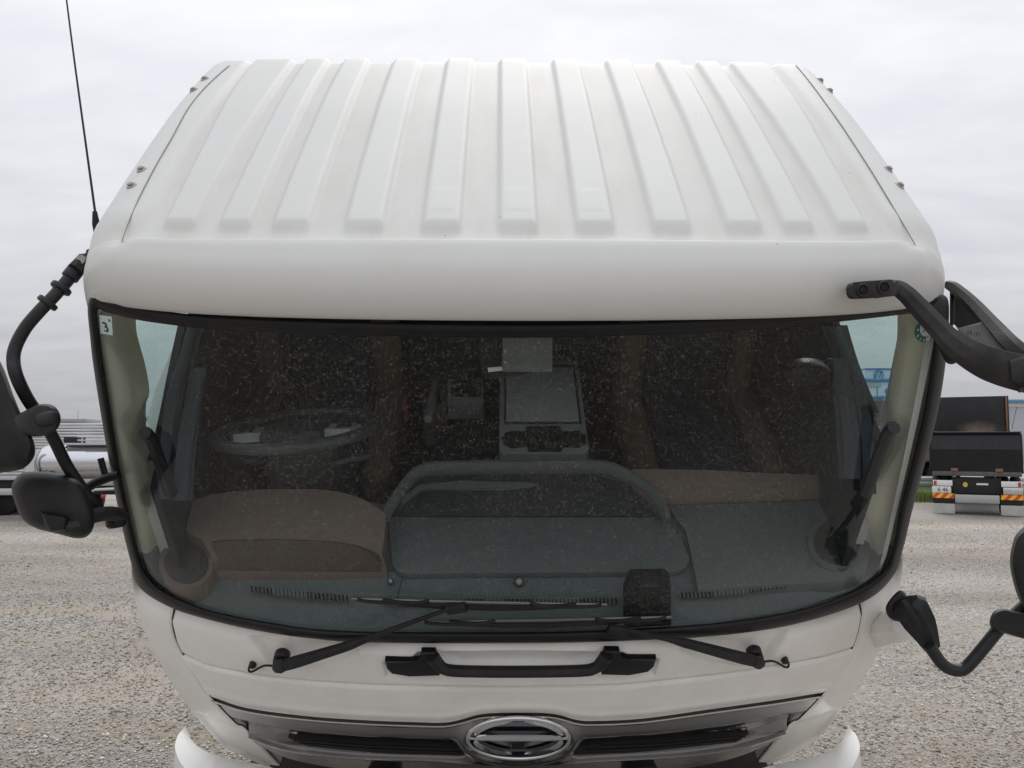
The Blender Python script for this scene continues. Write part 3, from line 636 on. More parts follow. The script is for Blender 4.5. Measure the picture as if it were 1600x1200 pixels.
for a0, a1 in ((98, 172), (8, 82), (188, 262), (278, 352)):
    slab_px('emblem_arm', arc_band(a0, a1, 75, 29, 63, 22.5), fs(-.017), (0, .012, 0), CHROME, emblem, bevel=.003)
slab_px('emblem_bar', cat([(742, 1153), (760, 1149), (810, 1148.5), (860, 1149), (880, 1153), (884, 1157), (810, 1158), (737, 1157)], 4, True), fs(-.020), (0, .013, 0), CHROME, emblem, bevel=.003)

# corner panels
def corner(name, seam, sil, side):
    n = 60
    A = resample(cat(seam, 8), n); B = resample(cat(sil, 8), n); nu = 34
    t = (1 - (1 - np.linspace(0, 1, nu)) ** 1.3)[None, :, None]; G = (A[:, None] * (1 - t) + B[:, None] * t).reshape(-1, 2)
    P = hit(G, front(-.002)).reshape(n, nu, 3)
    u = np.linspace(0, 1, nu)[None]; P[..., 1] += .006 * (1 - sstep(0, .05, u))
    v = np.linspace(0, 1, n)[:, None]
    P[..., 1] += .042 * (1 - sstep(-4, 20, sdf_poly(G, so[::3]))).reshape(n, nu) * (1 - sstep(.75, 1, u)) + .012 * sstep(.70, .74, v + .10 * u) * (1 - sstep(.82, .95, u))
    back = [P]
    for dy, dx in ((.012, .006), (.04, .010), (.10, .012), (.30, .0)):
        e = P[:, -1:].copy(); e[..., 1] += dy; e[..., 0] += side * dx; back.append(e)
    P = np.concatenate([P[:, :1] + [0, .03, 0]] + back, 1)
    e = P[-1:].copy(); e[..., 1] += .05; P = np.concatenate([P, e])
    o = mesh(name, P.reshape(-1, 3), grid_faces(P.shape[0], P.shape[1]), PANEL, truck, 'cab', auto=60)
    ed = P[:-1, 1].copy(); ed[:, 1] += -.001; ed[:, 0] += -side * .003; tube('panel_seam', ed[2:], .0022, DARK, o, seg=6)
    return o
corner('corner_panel', [(267.5, 940), (268.5, 985), (285.5, 1027), (329, 1092), (386, 1151), (424, 1190), (436, 1202)], [(205, 880), (206, 905), (212, 941), (228, 991), (256, 1047), (284, 1091), (306, 1119), (325, 1141), (352, 1168), (380, 1182), (420, 1200)], -1)
corner('corner_panel', [(1347.5, 935), (1347.5, 965), (1332.5, 1017), (1288, 1085), (1230, 1146), (1197, 1183), (1186, 1196)], [(1411, 872), (1410, 895), (1403, 940), (1390, 985), (1364, 1035), (1336, 1080), (1312, 1112), (1294, 1136), (1268, 1162), (1240, 1178), (1200, 1196)], 1)

# grab handle across the panel
hp = hit(cat([(676, 1026), (683, 1036), (694, 1045), (720, 1048.5), (808, 1049.5), (905, 1048), (930, 1043.5), (941, 1034), (948, 1024)], 8), front(-.024))
hw = np.interp(np.linspace(0, 1, len(hp)), [0, .12, .25, .75, .88, 1], [.036, .034, .031, .031, .034, .036])
handle = sweep_rect('grab_handle', hp, hw, .030, BLACK, up=(0, -1, 0), bev=.3); handle['label'] = 'black grab handle below the windscreen'
for pts in ([(601, 1034), (640, 1035), (655, 1034), (658, 1021), (680, 1021), (690, 1044), (687, 1057), (640, 1058.5), (612, 1054), (604, 1046)],
            [(1026, 1031), (986, 1031), (971, 1030), (968, 1019), (945, 1019), (936, 1042), (940, 1055.5), (984, 1056.5), (1013, 1051), (1022, 1043)]):
    slab_px('handle_mount', pts, fs(-.016), (0, .020, 0), BLACKG, handle, bevel=.005, seg=3)

# ------------------------------------------------------------------ wipers
def wiper(pivot, elbow, bend, head, b0, b1, nub, off=-.035):
    """pivot cap, arm and blade"""
    q = hit([pivot], front(-.001))[0]
    w = cyl('wiper', q + [0, .012, 0], q + [0, -.016, 0], .021, BLACK, truck, bevel=.004)
    q2 = hit([elbow], front(-.03))[0]
    P = np.array([hit([elbow], front(-.030))[0], hit([bend], front(-.040))[0], hit([head], glass_s(-.030))[0]])
    P = np.concatenate([resample(P[:2], 12), resample(P[1:], 14)[1:]])
    ww = np.interp(np.linspace(0, 1, len(P)), [0, .1, .5, .62, 1], [.030, .034, .026, .015, .010]); hh = ww * .75
    sweep_rect('wiper_arm', P, ww, hh, BLACK, w, bev=.22)
    sweep_rect('arm_knuckle', np.array([q + [0, -.02, .01], (q + q2) / 2 + [0, -.022, 0], q2 + [0, -.004, 0]]), .034, .026, BLACK, w)
    for f, o_, r_, nm, m_ in ((0, -.006, .0035, 'rubber_lip', RUBBER), (0, -.016, .0048, 'blade_rail', mat('wiper_metal', (.16, .155, .15), .35, metal=.7))):
        bl = hit(resample(np.array([b0, ((b0[0] + b1[0]) / 2, (b0[1] + b1[1]) / 2 + 1), b1], float), 40), glass_s(o_))
        tube(nm, bl, r_, m_, w, seg=8)
    # the sprung bow behind the blade: a main yoke and two small ones
    b0 = np.array(b0, float); b1 = np.array(b1, float)
    for f0, f1, dy, r_ in ((.12, .88, 9, .0065), (.02, .30, 5, .004), (.70, .98, 5, .004)):
        t = np.linspace(f0, f1, 15); arch = np.sin(np.linspace(0, math.pi, 15)) ** .6
        pts = b0 + (b1 - b0) * t[:, None] + np.stack([0 * t, dy * arch], 1)
        sweep_rect('blade_bow', hit(pts, glass_s(-.022)), .012 + .006 * arch if r_ > .005 else .008, .008, BLACK, w)
    hd = hit([head], glass_s(-.028))[0]; hx = 1 if head[0] > elbow[0] else -1
    sweep_rect('blade_clip', hit(resample(np.array([(head[0] - hx * 18, head[1] + 7), (head[0] + hx * 12, head[1] + 2)], float), 6), glass_s(-.030)), .030, .018, BLACK, w)
    # washer nozzle hose
    hs = cat([tuple(elbow), ((elbow[0] * .45 + nub[0] * .55), nub[1] + 2), (nub[0], nub[1] + 11), (nub[0] - hx * 6, nub[1] + 10), (nub[0] - hx * 5, nub[1] + 3), tuple(nub)], 6)
    tube('washer_hose', hit(hs, front(-.010)), .0032, RUBBER, w, seg=8)
    qn = hit([nub], front(0))[0]; cyl('hose_grommet', qn + [0, .01, 0], qn + [0, -.010, 0], .010, BLACK, w, bevel=.003)
    return w
wl = wiper((441, 1024), (437, 1042), (535, 1012), (716, 946), (550, 936), (948, 945), (395, 1038)); wl['label'] = 'black wiper on the steering wheel side'
wr = wiper((1178, 1019), (1186, 1035), (1080, 1007), (962, 980), (1049, 964.5), (655, 972), (1226, 1031)); wr['label'] = 'black wiper on the passenger side'

# ------------------------------------------------------------------ cab interior
ROOMD = mat('dark_cab_lining', (.022, .026, .033), .9, var=.2)
rbox('cab_floor', (1.84, 1.10, .05), (0, .72, .88), ROOMD, bevel=0)
rbox('rear_wall', (1.88, .05, 1.50), (0, 1.262, 1.66), ROOMD, bevel=.01)
rbox('engine_hump', (.60, 1.0, .26), (0, .80, 1.02), ROOMD, bevel=.05)
rbox('headliner', (1.72, 1.0, .03), (0, .74, 2.24), mat('headliner_cloth', (.36, .35, .30), .9), bevel=.01)
# scuttle behind the lower front panels
rbox('firewall', (1.84, .04, .46), (0, .26, 1.02), DARK, bevel=0)

ds = lambda off: (lambda p: hit(p, dash_s(off)))
_rear = ds(0)([(262, 800), (330, 775), (470, 767), (600, 790), (660, 742), (808, 735), (950, 738), (1000, 745), (1330, 752), (1350, 800), (1366, 830)])
_front = hit([SEAL[k][1] for k in range(18, 32)], glass_s(.016)); dashboard = slab('dashboard', np.concatenate([_rear, _front]), (0, .10, -.10), DASHG, truck, bevel=.004); dashboard['label'] = 'grey dashboard behind the windscreen'
def loft_px(name, rows, offs, m, parent, n=60, drop=.05):
    R_ = []
    for r, o in zip(rows, offs): R_.append(ds(o)(resample(cat(r, 6), n)))
    R_.append(R_[-1] + [0, .02, -drop]); R_.insert(0, R_[0] + [0, 0, -drop * .5]); P = np.array(R_)
    e0 = P[:, :1] + [0, 0, -.08]; e1 = P[:, -1:] + [0, 0, -.08]; P = np.concatenate([e0, P, e1], 1)
    return mesh(name, P.reshape(-1, 3), grid_faces(P.shape[0], P.shape[1]), m, parent, 'cab', auto=50)
# brown hood over the instruments
loft_px('instrument_hood', [[(318, 892), (345, 893), (420, 894), (520, 895), (605, 895)], [(330, 868), (360, 866), (450, 868), (540, 870), (602, 878)], [(316, 844), (350, 841), (440, 840), (510, 843), (560, 850), (596, 868)],
        [(275, 820), (340, 806), (430, 802), (520, 803), (570, 812), (601, 835)], [(262, 802), (320, 776), (380, 766.5), (450, 764), (512, 766), (560, 777), (603, 802)]], [.004, .036, .064, .072, .078], DASHB, dashboard, drop=.12)
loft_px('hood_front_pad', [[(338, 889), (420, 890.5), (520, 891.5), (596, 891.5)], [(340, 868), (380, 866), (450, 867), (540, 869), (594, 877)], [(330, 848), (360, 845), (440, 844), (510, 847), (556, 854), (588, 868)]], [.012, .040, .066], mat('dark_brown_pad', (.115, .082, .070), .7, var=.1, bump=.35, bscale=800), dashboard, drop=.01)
# brown upper strip in front of the passenger
loft_px('upper_pad', [[(1020, 786), (1120, 784), (1230, 780), (1347, 774)], [(1003, 760), (1110, 762), (1230, 760), (1340, 757)], [(985, 737), (1000, 733), (1110, 735), (1220, 740), (1328, 743)]], [.012, .040, .050], DASHB, dashboard, drop=.10)
# grey pad below it
slab_px('passenger_pad', [(1040, 789), (1150, 787), (1346, 778), (1356, 820), (1362, 862), (1352, 893), (1310, 908), (1240, 912), (1090, 922), (1085, 890), (1075, 830)], ds(.013), (0, 0, -.05), DASHG, dashboard, bevel=.006)
# centre tray: floor, rim and lid
slab_px('tray_floor', [(612, 806), (650, 748), (670, 742), (930, 742), (985, 758), (1018, 785), (1024, 806)], ds(-.001 + .004), (0, 0, -.004), DASHD, dashboard, bevel=0)
rimp = cat([(600, 812), (612, 790), (640, 750), (660, 736), (690, 732), (800, 730), (930, 730), (975, 742), (1012, 765), (1034, 792), (1042, 815)], 8)
sweep_rect('tray_rim', ds(.028)(rimp), .026, .05, DASHG, dashboard, up=(0, 0, 1), bev=.3)
slab_px('tray_step', [(622, 782), (655, 756), (720, 751), (830, 752), (840, 756), (800, 762), (660, 763), (628, 786)], ds(.012), (0, 0, -.012), DASHG, dashboard, bevel=.003)
slab_px('tray_cup', ell(668, 788, 17, 11, 28), ds(.010), (0, 0, -.01), DASHD, dashboard, bevel=.003)
slab_px('tray_lid', [(604, 808), (1040, 808), (1062, 835), (1079, 872), (1072, 886), (1050, 893), (900, 894), (640, 896), (620, 892), (612, 880)], ds(.012), (0, 0, -.02), mat('grey_lid_plastic', (.115, .127, .129), .55, var=.1, bump=.2, bscale=700), dashboard, bevel=.006)
for px_, py_, r_ in ((811, 908, 7.5), (610, 907, 5)):
    slab_px('dash_screw', ell(px_, py_, r_ * 1.1, r_, 24), ds(.004), (0, 0, -.006), DASHD, dashboard, bevel=.0015)
    slab_px('screw_cap', ell(px_, py_ - .5, r_ * .62, r_ * .55, 20), ds(.009), (0, 0, -.008), TRAYG, dashboard, bevel=.0015)
tube('dash_joint', ds(.001)(resample(np.array([(630, 897), (621, 934)], float), 8)), .0012, INK, dashboard, seg=5)
# round speakers
for (cx, cy, rx, ry, m_) in ((291, 880, 43, 39, DASHB), (1308, 846, 46, 44, DASHG)):
    spk = slab_px('speaker', ell(cx, cy, rx, ry, 48), ds(.020 if cx < 500 else .022), (0, 0, -.06), m_, dashboard, bevel=.006)
    slab_px('speaker_mesh', ell(cx, cy, rx * .80, ry * .80, 44), ds(.0225 if cx < 500 else .0245), (0, 0, -.004), mat('speaker_mesh', (.05, .05, .05), .7, var=.5, vscale=260, bump=.8, bscale=420), spk, bevel=.002)
# defroster vents with thin fins
def vent(line, k, gap=()):
    A = cat(line, 6); w = 8.5
    up = A + [0, -w / 2]; dn = A + [0, w / 2]
    v = slab('defroster_vent', ds(.0025)(np.concatenate([resample(up, 14), resample(dn, 14)[::-1]])), (0, 0, -.004), DARK, dashboard, bevel=0)
    V, Fc = [], []
    for i, p in enumerate(resample(A, k)):
        f = i / (k - 1); wide = any(a < f < b for a, b in gap)
        hwid = 2.3 if wide else .9
        q = np.array([(p[0] - hwid, p[1] - w / 2 - .5), (p[0] + hwid, p[1] - w / 2 - .5), (p[0] + hwid + 1.2, p[1] + w / 2), (p[0] - hwid + 1.2, p[1] + w / 2)])
        T3 = ds(.006)(q); b = len(V); V += list(T3) + list(T3 - [0, 0, .006]); Fc += [(b, b + 1, b + 2, b + 3), (b, b + 4, b + 5, b + 1), (b + 1, b + 5, b + 6, b + 2), (b + 2, b + 6, b + 7, b + 3), (b + 3, b + 7, b + 4, b)]
    mesh('vent_fins', V, Fc, DASHG, v, smooth=False)
vent([(390, 919), (430, 924), (490, 930), (545, 935)], 26, ((.22, .60),)); vent([(600, 939), (700, 939.5), (850, 940), (965, 938)], 60, ((.0, .34), (.44, .52), (.64, .84)))
vent([(1062, 930), (1110, 928), (1170, 921), (1228, 913)], 28, ((.32, .66),))
# sensor box standing on the dash against the glass
sb = slab_px('sensor_box', [(986, 903), (1040, 902), (1048, 908), (1050, 984), (976, 984), (976, 925)], lambda p: hit(p, glass_s(.02)), (0, .03, 0), BLACK, dashboard, bevel=.006)
slab_px('sensor_label', [(1001, 912), (1028, 911), (1031, 917), (999, 918)], lambda p: hit(p, glass_s(.0185)), (0, .002, 0), DASHD, sb, bevel=0)

# front pillar trims
def pillar_trim(outer, inner, bulge, deep=.11):
    n, nu = 50, 16; A = resample(cat(outer, 8), n); B = resample(cat(inner, 8), n); u = np.linspace(0, 1, nu)
    rows = []
    for k in range(nu):
        rows.append(hit(A * (1 - u[k]) + B * u[k], glass_s(.028 + deep * u[k] ** 1.4 - bulge * math.sin(math.pi * u[k]))))
    rows.append(rows[-1] + [0, .05, 0]); rows.insert(0, rows[0] + [0, .03, 0])
    P = np.array(rows).transpose(1, 0, 2); return mesh('pillar_trim', P.reshape(-1, 3), grid_faces(P.shape[0], P.shape[1]), BEIGE, truck, auto=60)
pillar_trim([(147, 474), (152, 530), (161, 600), (172, 660), (188, 740), (205, 815), (216, 868), (232, 915)],
            [(200, 488), (201, 530), (207, 556), (214, 580), (219, 603), (222, 622), (222, 634), (217, 650), (219, 690), (229, 720), (243, 770), (255, 805), (258, 850), (256, 915)], .012)
pillar_trim([(1468, 474), (1468, 535), (1460, 590), (1450, 645), (1433, 720), (1414, 795), (1400, 850), (1380, 908)],
            [(1416, 485), (1415.5, 530), (1413, 560), (1403, 627), (1399, 662), (1396, 692), (1371, 748), (1352, 792), (1359, 835), (1362, 861), (1350, 912)], .004, .05)

# doors: outer skin, inner lining, sill line, glass
SILL = {-1: [(290, 504), (277, 566), (263, 640), (251, 692), (240, 735), (228, 790)], 1: [(1312, 504), (1327, 556), (1346, 606), (1369, 660), (1388, 700), (1400, 740)]}
for s in (-1, 1):
    sl_ = on_plane(SILL[s], 0, s * .935)[:, 1:]; sl_ = resample(sl_, 40); ll_ = np.array([q for q in sl_ if q[0] > .17]); sl_ = np.array([q for q in sl_ if q[0] > .235]); lout = [(1.24, .98), (1.24, max(2.14, ll_[0][1] + .1))] + [tuple(q) for q in ll_] + [(ll_[-1][0], 1.3), (.25, .98)]; outl = [(1.24, .98), (1.24, max(2.14, sl_[0][1] + .1))] + [tuple(q) for q in sl_] + [(sl_[-1][0], .98)]
    d = slab('door', [(s * 1.00, y, z - .17) for y, z in outl], (-s * .03, 0, 0), WHITE, truck, bevel=.006)
    slab('door_skin', [(s * 1.05, y, z - .02) for y, z in [(.26, 1.02), (.26, 1.56), (.56, 1.70), (1.24, 1.84), (1.24, 1.02)]], (-s * .045, 0, 0), WHITE, d, bevel=.01)
    slab('door_lining', [(s * .935, y, z) for y, z in lout], (-s * .02, 0, 0), ROOMD, d, bevel=.004)
    win = [(y, z - .14) for y, z in sl_[::-1] if y > .33] + [(1.0, 2.16), (.9, 2.24), (.40, 2.20), (.33, 2.13)]
    slab('door_glass', [(s * .972, y, z) for y, z in win], (-s * .004, 0, 0), SIDEG, d, bevel=0)
xl = lambda x: (lambda p: on_plane(p, 0, x))
def strip(name, left, right, x, m, parent, fold=0, dx=.02):
    n = 40; A = resample(cat(left, 6), n); B = resample(cat(right, 6), n); u = np.linspace(0, 1, 22)[None, :, None]
    G = (A[:, None] * (1 - u) + B[:, None] * u); P = on_plane(G.reshape(-1, 2), 0, x).reshape(n, 22, 3)
    P[..., 0] += -np.sign(x) * fold * np.sin(np.linspace(0, math.pi * 3.2, 22))[None]
    P = np.concatenate([P[:, :1] + [np.sign(x) * dx, 0, 0], P, P[:, -1:] + [np.sign(x) * dx, 0, 0]], 1)
    return mesh(name, P.reshape(-1, 3), grid_faces(P.shape[0], P.shape[1]), m, parent, auto=60)
# left: dark sill seal, then the tied-back curtain
strip('window_seal', [(289, 508), (276, 568), (262, 640), (250, 695), (242, 720)], [(297, 510), (286, 560), (273, 608), (266, 645), (258, 700)], -.925, RUBBER, truck)
strip('curtain', [(303, 511), (290, 560), (272, 617), (266, 660), (258, 740), (262, 780)], [(318, 511), (305, 560), (285, 617), (284, 660), (276, 740), (268, 780)], -.895, CURT, truck, fold=.006)
strip('curtain', [(311, 575), (296, 650), (286, 720), (280, 782)], [(314, 574), (305, 650), (298, 720), (294, 782)], -.86, CURT, truck, fold=.016)
strip('window_seal', [(1308, 508), (1322, 560), (1340, 610), (1357, 652)], [(1313, 508), (1328, 560), (1345, 605), (1362, 645)], .925, RUBBER, truck)
strip('curtain', [(1284, 510), (1298, 545), (1316, 590), (1331, 630), (1340, 700), (1347, 772)], [(1300, 510), (1316, 550), (1330, 595), (1342, 630), (1352, 690), (1355, 772)], .895, CURT, truck, fold=.006)
strip('curtain', [(1304, 560), (1310, 640), (1313, 700), (1316, 748)], [(1306, 560), (1322, 640), (1328, 700), (1329, 748)], .86, CURT, truck, fold=.012)
# assist grips on the pillars
for q, x in (([(226, 676), (236, 686), (252, 728), (268, 772)], -.88), ([(1397, 668), (1388, 676), (1370, 722), (1352, 772)], .88)):
    sweep_rect('assist_grip', on_plane(cat(q, 8), 0, x), .030, .028, BLACK if x < 0 else DASHD, truck, up=(1, 0, 0), bev=.3)

# seats
def seat(x, w, label):
    c = rbox('seat', (w - .16, .60, .16), (x, .88, 1.27), SEATD, bevel=.05, seg=4); c['label'] = label
    rbox('backrest', (w - .16, .14, .85), (x, 1.15, 1.70), SEATD, c, bevel=.05, seg=4, rot=(rad(-6), 0, 0))
    for s in (-1, 1):
        rbox('bolster', (.095, .60, .20), (x + s * (w / 2 - .04), .86, 1.275), SEATB, c, bevel=.045, seg=4)
        rbox('bolster', (.09, .16, .80), (x + s * (w / 2 - .05), 1.13, 1.68), SEATB, c, bevel=.045, seg=4, rot=(rad(-6), 0, 0))
    rbox('headrest', (.26, .10, .18), (x, 1.19, 2.12), SEATD, c, bevel=.04, seg=3)
    rbox('seat_base', (w - .2, .5, .28), (x, .9, 1.05), ROOMD, c, bevel=.03)
    return c
seat(-.66, .52, 'dark driver seat with brown side bolsters')
seat(.64, .50, 'dark passenger seat with brown side bolsters')
zp = lambda z: (lambda p: on_plane(p, 2, z))
for px_, py_ in ((633, 634), (987, 632)): slab_px('seat_buckle', ell(px_, py_, 4, 9, 16), zp(1.33), (0, 0, -.05), RED, truck, bevel=.004)
# centre table with cup holders
tab = slab_px('centre_table', [(781, 566), (790, 561), (896, 561), (904, 567), (912, 640), (920, 700), (914, 708), (786, 709), (780, 702)], zp(1.36), (0, 0, -.05), TRAYG, truck, bevel=.006)
slab_px('table_groove', [(788, 569), (898, 569), (909, 662), (788, 662)], zp(1.3625), (0, 0, -.003), DASHD, tab, bevel=0)
slab_px('table_leaf', [(791, 573), (895, 573), (905, 656), (791, 656)], zp(1.370), (0, 0, -.008), mat('pale_grey_plastic', (.48, .51, .52), .5, var=.05), tab, bevel=.004)
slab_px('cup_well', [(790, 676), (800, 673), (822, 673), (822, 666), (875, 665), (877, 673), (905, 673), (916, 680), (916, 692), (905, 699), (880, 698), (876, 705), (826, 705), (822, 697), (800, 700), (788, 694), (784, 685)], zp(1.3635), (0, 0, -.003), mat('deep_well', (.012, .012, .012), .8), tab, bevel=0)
for cx, cy in ((803, 686), (899, 686)):
    ring = zp(1.366)(ell(cx, cy, 15, 11.5, 28)); tube('cup_ring', np.concatenate([ring, ring[:1]]), .002, DASHD, tab, seg=6)
# console by the driver: handbrake and switch box
con = slab_px('side_console', [(665, 572), (697, 569), (698, 632), (690, 640), (660, 640), (662, 600)], zp(1.25), (0, 0, -.16), mat('grey_brown_plastic', (.16, .145, .14), .6), truck, bevel=.008)
slab_px('brake_slot', [(668, 592), (687, 592), (690, 630), (664, 630)], zp(1.2525), (0, 0, -.003), MATS['deep_well'], con, bevel=0)
tube('handbrake_lever', cat([on_plane([(679, 598)], 2, 1.27)[0], on_plane([(675, 622)], 2, 1.31)[0], on_plane([(669, 655)], 2, 1.38)[0]], 6), [.013] * 6 + [.016] * 6 + [.014], SILVERP, con, seg=10)
sw = slab_px('switch_box', [(702, 566), (708, 562), (751, 562), (752, 590), (756, 600), (755, 622), (699, 622), (699, 600)], zp(1.27), (0, 0, -.10), TRAYG, truck, bevel=.005)
slab_px('switch_box_well', [(707, 566), (751, 566), (751, 619), (704, 619)], zp(1.2725), (0, 0, -.003), MATS['deep_well'], sw, bevel=0)
for q in ([(707, 599), (720, 599), (719, 602), (706, 602)], [(737, 599), (749, 599), (749, 602), (737, 602)], [(724, 614), (732, 614), (732, 619), (724, 619)]): slab_px('switch', q, zp(1.277), (0, 0, -.004), SILVERP, sw, bevel=.001)
slab_px('floor_mat', [(735, 690), (758, 690), (758, 728), (735, 728)], zp(1.12), (0, 0, -.02), DASHG, truck, bevel=.003)
tube('gear_lever', [on_plane([(672, 688)], 2, 1.34)[0], on_plane([(676, 720)], 2, 1.16)[0]], [.020, .012], DASHD, truck, seg=12)

# steering wheel
wc = at_dist([(463, 671)], 2.30)[0]
WM = Matrix.Translation(Vector(wc)) @ Matrix.Rotation(rad(-24), 4, 'X') @ Matrix.Rotation(rad(-3), 4, 'Y')
def wpt(x, y, z): return np.array(WM @ Vector((x, y, z)))
a = np.linspace(0, 2 * math.pi, 73)
wheel = tube('steering_wheel', [wpt(.222 * math.cos(t), .222 * math.sin(t), 0) for t in a], .0165, mat('wheel_grip', (.065, .071, .075), .42, var=.1), seg=12)
wheel['label'] = 'black steering wheel with silver spoke trims'
def wbox(name, pts, z0, z1, m, bev=.005):
    return slab(name, [wpt(x, y, z1) for x, y in pts], tuple(np.array(WM.to_3x3() @ Vector((0, 0, z0 - z1)))), m, wheel, bevel=bev, seg=3)
wbox('wheel_hub', [(-.085, -.075), (-.10, .0), (-.085, .07), (0, .095), (.085, .07), (.10, 0), (.085, -.075), (0, -.09)], -.05, .012, DASHD, .015)
for s in (-1, 1):
    wbox('wheel_spoke', [(s * .09, -.045), (s * .165, -.05), (s * .19, -.01), (s * .17, .025), (s * .09, .03)], -.02, .006, SILVERP, .004)
    wbox('spoke_buttons', [(s * .12, -.03), (s * .165, -.03), (s * .16, .01), (s * .12, .012)], .004, .011, BLACKG, .002)
    wbox('lower_spoke', [(s * .03, .08), (s * .06, .08), (s * .075, .20), (s * .04, .212)], -.02, .002, DASHD, .004)
    # stalks under the wheel
    sp = on_plane([(463 + s * 50, 722 - (0 if s < 0 else -2))], 1, wc[1] - .05)[0]
    e = on_plane([(463 + s * 116, 712 if s < 0 else 712)], 1, wc[1] - .02)[0]
    tube('column_stalk', resample(np.array([sp, e]), 6), [.008, .010, .011, .011, .011, .008], DASHD, wheel, seg=10)
colp = np.array([wc + [0, .0, -.03], wc + [0, .0, -.12], wc + [0, .03, -.34]])
sweep_rect('steering_column', colp, np.array([.21, .20, .19]), np.array([.12, .13, .13]), DASHD, wheel, up=(0, -1, 0), bev=.2)

# mirror inside on the passenger side, and the sleeve and tag hung behind the glass
mp_ = on_plane(ell(1259, 584, 41, 21, 36, rad(-6)), 1, .42)
im = pillow('round_mirror', mp_, (0, -.03, .005), BLACKG, truck, rings=((1, 0), (.99, .3), (.94, .7), (.8, .95), (.4, 1.0)), back=.5); im['label'] = 'oval black mirror by the passenger door'
tube('mirror_reflection_arc', on_plane(cat([(1243, 576), (1252, 588), (1268, 592), (1284, 580)], 6), 1, .388), .0016, DASHD, im, seg=6)  # thin modelled arc imitating a reflection in the mirror face
tube('mirror_arm', on_plane(cat([(1285, 572), (1298, 566), (1306, 568)], 5), 1, .43), .012, BLACK, im, seg=8)
sl = slab_px('document_sleeve', [(785, 516), (863, 516), (863, 581), (785, 581)], lambda p: hit(p, glass_s(.07)), (0, .002, 0), mat('grey_vinyl', (.13, .14, .14), .5, var=.2, vscale=20), None, bevel=0)
tag(sl, 'grey vinyl document sleeve hanging behind the windscreen above the centre table', 'sleeve')
for y_ in (549, 566): slab_px('eyelet', ell(789.5, y_, 2.4, 2.4, 14), lambda p: hit(p, glass_s(.067)), (0, .003, 0), mat('brass', (.6, .45, .2), .3, metal=.8), sl, bevel=0)
rvm = slab_px('rear_view_mirror', cat([(752, 520), (784, 522), (785, 580), (842, 575), (830, 582), (806, 588), (778, 591), (762, 592), (752, 580)], 4, True), lambda p: hit(p, glass_s(.10)), (0, .03, 0), MATS['deep_well'], truck, bevel=.004)
slab_px('name_strip', [(762, 575), (784, 573), (785, 579), (763, 581.5)], lambda p: hit(p, glass_s(.096)), (0, .002, 0), PAPER, rvm, bevel=0)

# ------------------------------------------------------------------ outside mirrors
yp = lambda y: (lambda p: on_plane(p, 1, y))
ARM = mat('mirror_arm_paint', (.015, .0155, .018), .45, var=.2, vscale=16, bump=.2, bscale=900, spec=.4, dirt=(.05, .048, .045), dscale=12, damt=.4)
def dpx(q, d): return at_dist(np.asarray(q, float), d)
# left assembly
lm_pts = [(139, 404), (122, 418), (104, 440), (86, 461), (62, 486), (40, 512), (25, 540), (21, 562), (26, 588), (44, 625), (68, 658), (86, 690), (105, 728), (132, 768), (158, 800)]
lm_d = np.interp(np.arange(15), [0, 4, 8, 14], [1.80, 1.74, 1.72, 1.98])
arm = cat(np.c_[np.array(lm_pts, float), lm_d], 6)
mirL = tube('mirror_arm', dpx(arm[:, :2], arm[:, 2]), .0135, ARM, seg=14); mirL['label'] = 'black mirror arm with two mirrors on the steering wheel side'
for k in (2, 3, 1.05):
    i = int(k * 6 + 3); P_ = dpx(arm[i - 1:i + 2, :2], arm[i - 1:i + 2, 2]); ax_ = (P_[2] - P_[0]) / np.linalg.norm(P_[2] - P_[0]); L_ = .006 if k > 1.5 else .012
    cyl('arm_collar', P_[1] - ax_ * L_, P_[1] + ax_ * L_, .0225 if k > 1.5 else .018, ARM, mirL, seg=20, bevel=.002)
P_ = dpx([(146, 399), (134, 407), (118, 422)], [1.83, 1.79, 1.77]); sweep_rect('arm_foot', P_, .034, .030, BLACK, mirL, up=(0, -1, 0), bev=.25)
cyl('arm_bolt', P_[1] + [0, -.02, .012], P_[1] + [0, .02, -.012], .010, STEEL, mirL, seg=12)
# upper big mirror (cut by the edge of the picture) and its clamp
up_m = cat([(-150, 562), (-70, 545), (-16, 548), (4, 572), (22, 620), (42, 668), (53, 690), (54, 712), (38, 731), (8, 738), (-70, 748), (-150, 735)], 5, True)
hs_ = pillow('mirror_housing', dpx(up_m, 1.76), tuple(-ldir([(0, 640)])[0] * .05), BLACK, mirL, back=.9)
clamp = cat([(-60, 672), (0, 655), (30, 646), (60, 632), (84, 634), (95, 652), (88, 672), (62, 682), (20, 680), (-20, 681), (-60, 690)], 4, True)
pillow('arm_clamp', dpx(clamp, 1.745), tuple(-ldir([(40, 660)])[0] * .032), WORN, mirL, rings=((1, 0), (.98, .5), (.90, .9), (.5, 1.0)), back=1.2)
cyl('clamp_cap', dpx([(72, 644)], 1.72)[0], dpx([(76, 664)], 1.72)[0], .024, WORN, mirL, bevel=.006)
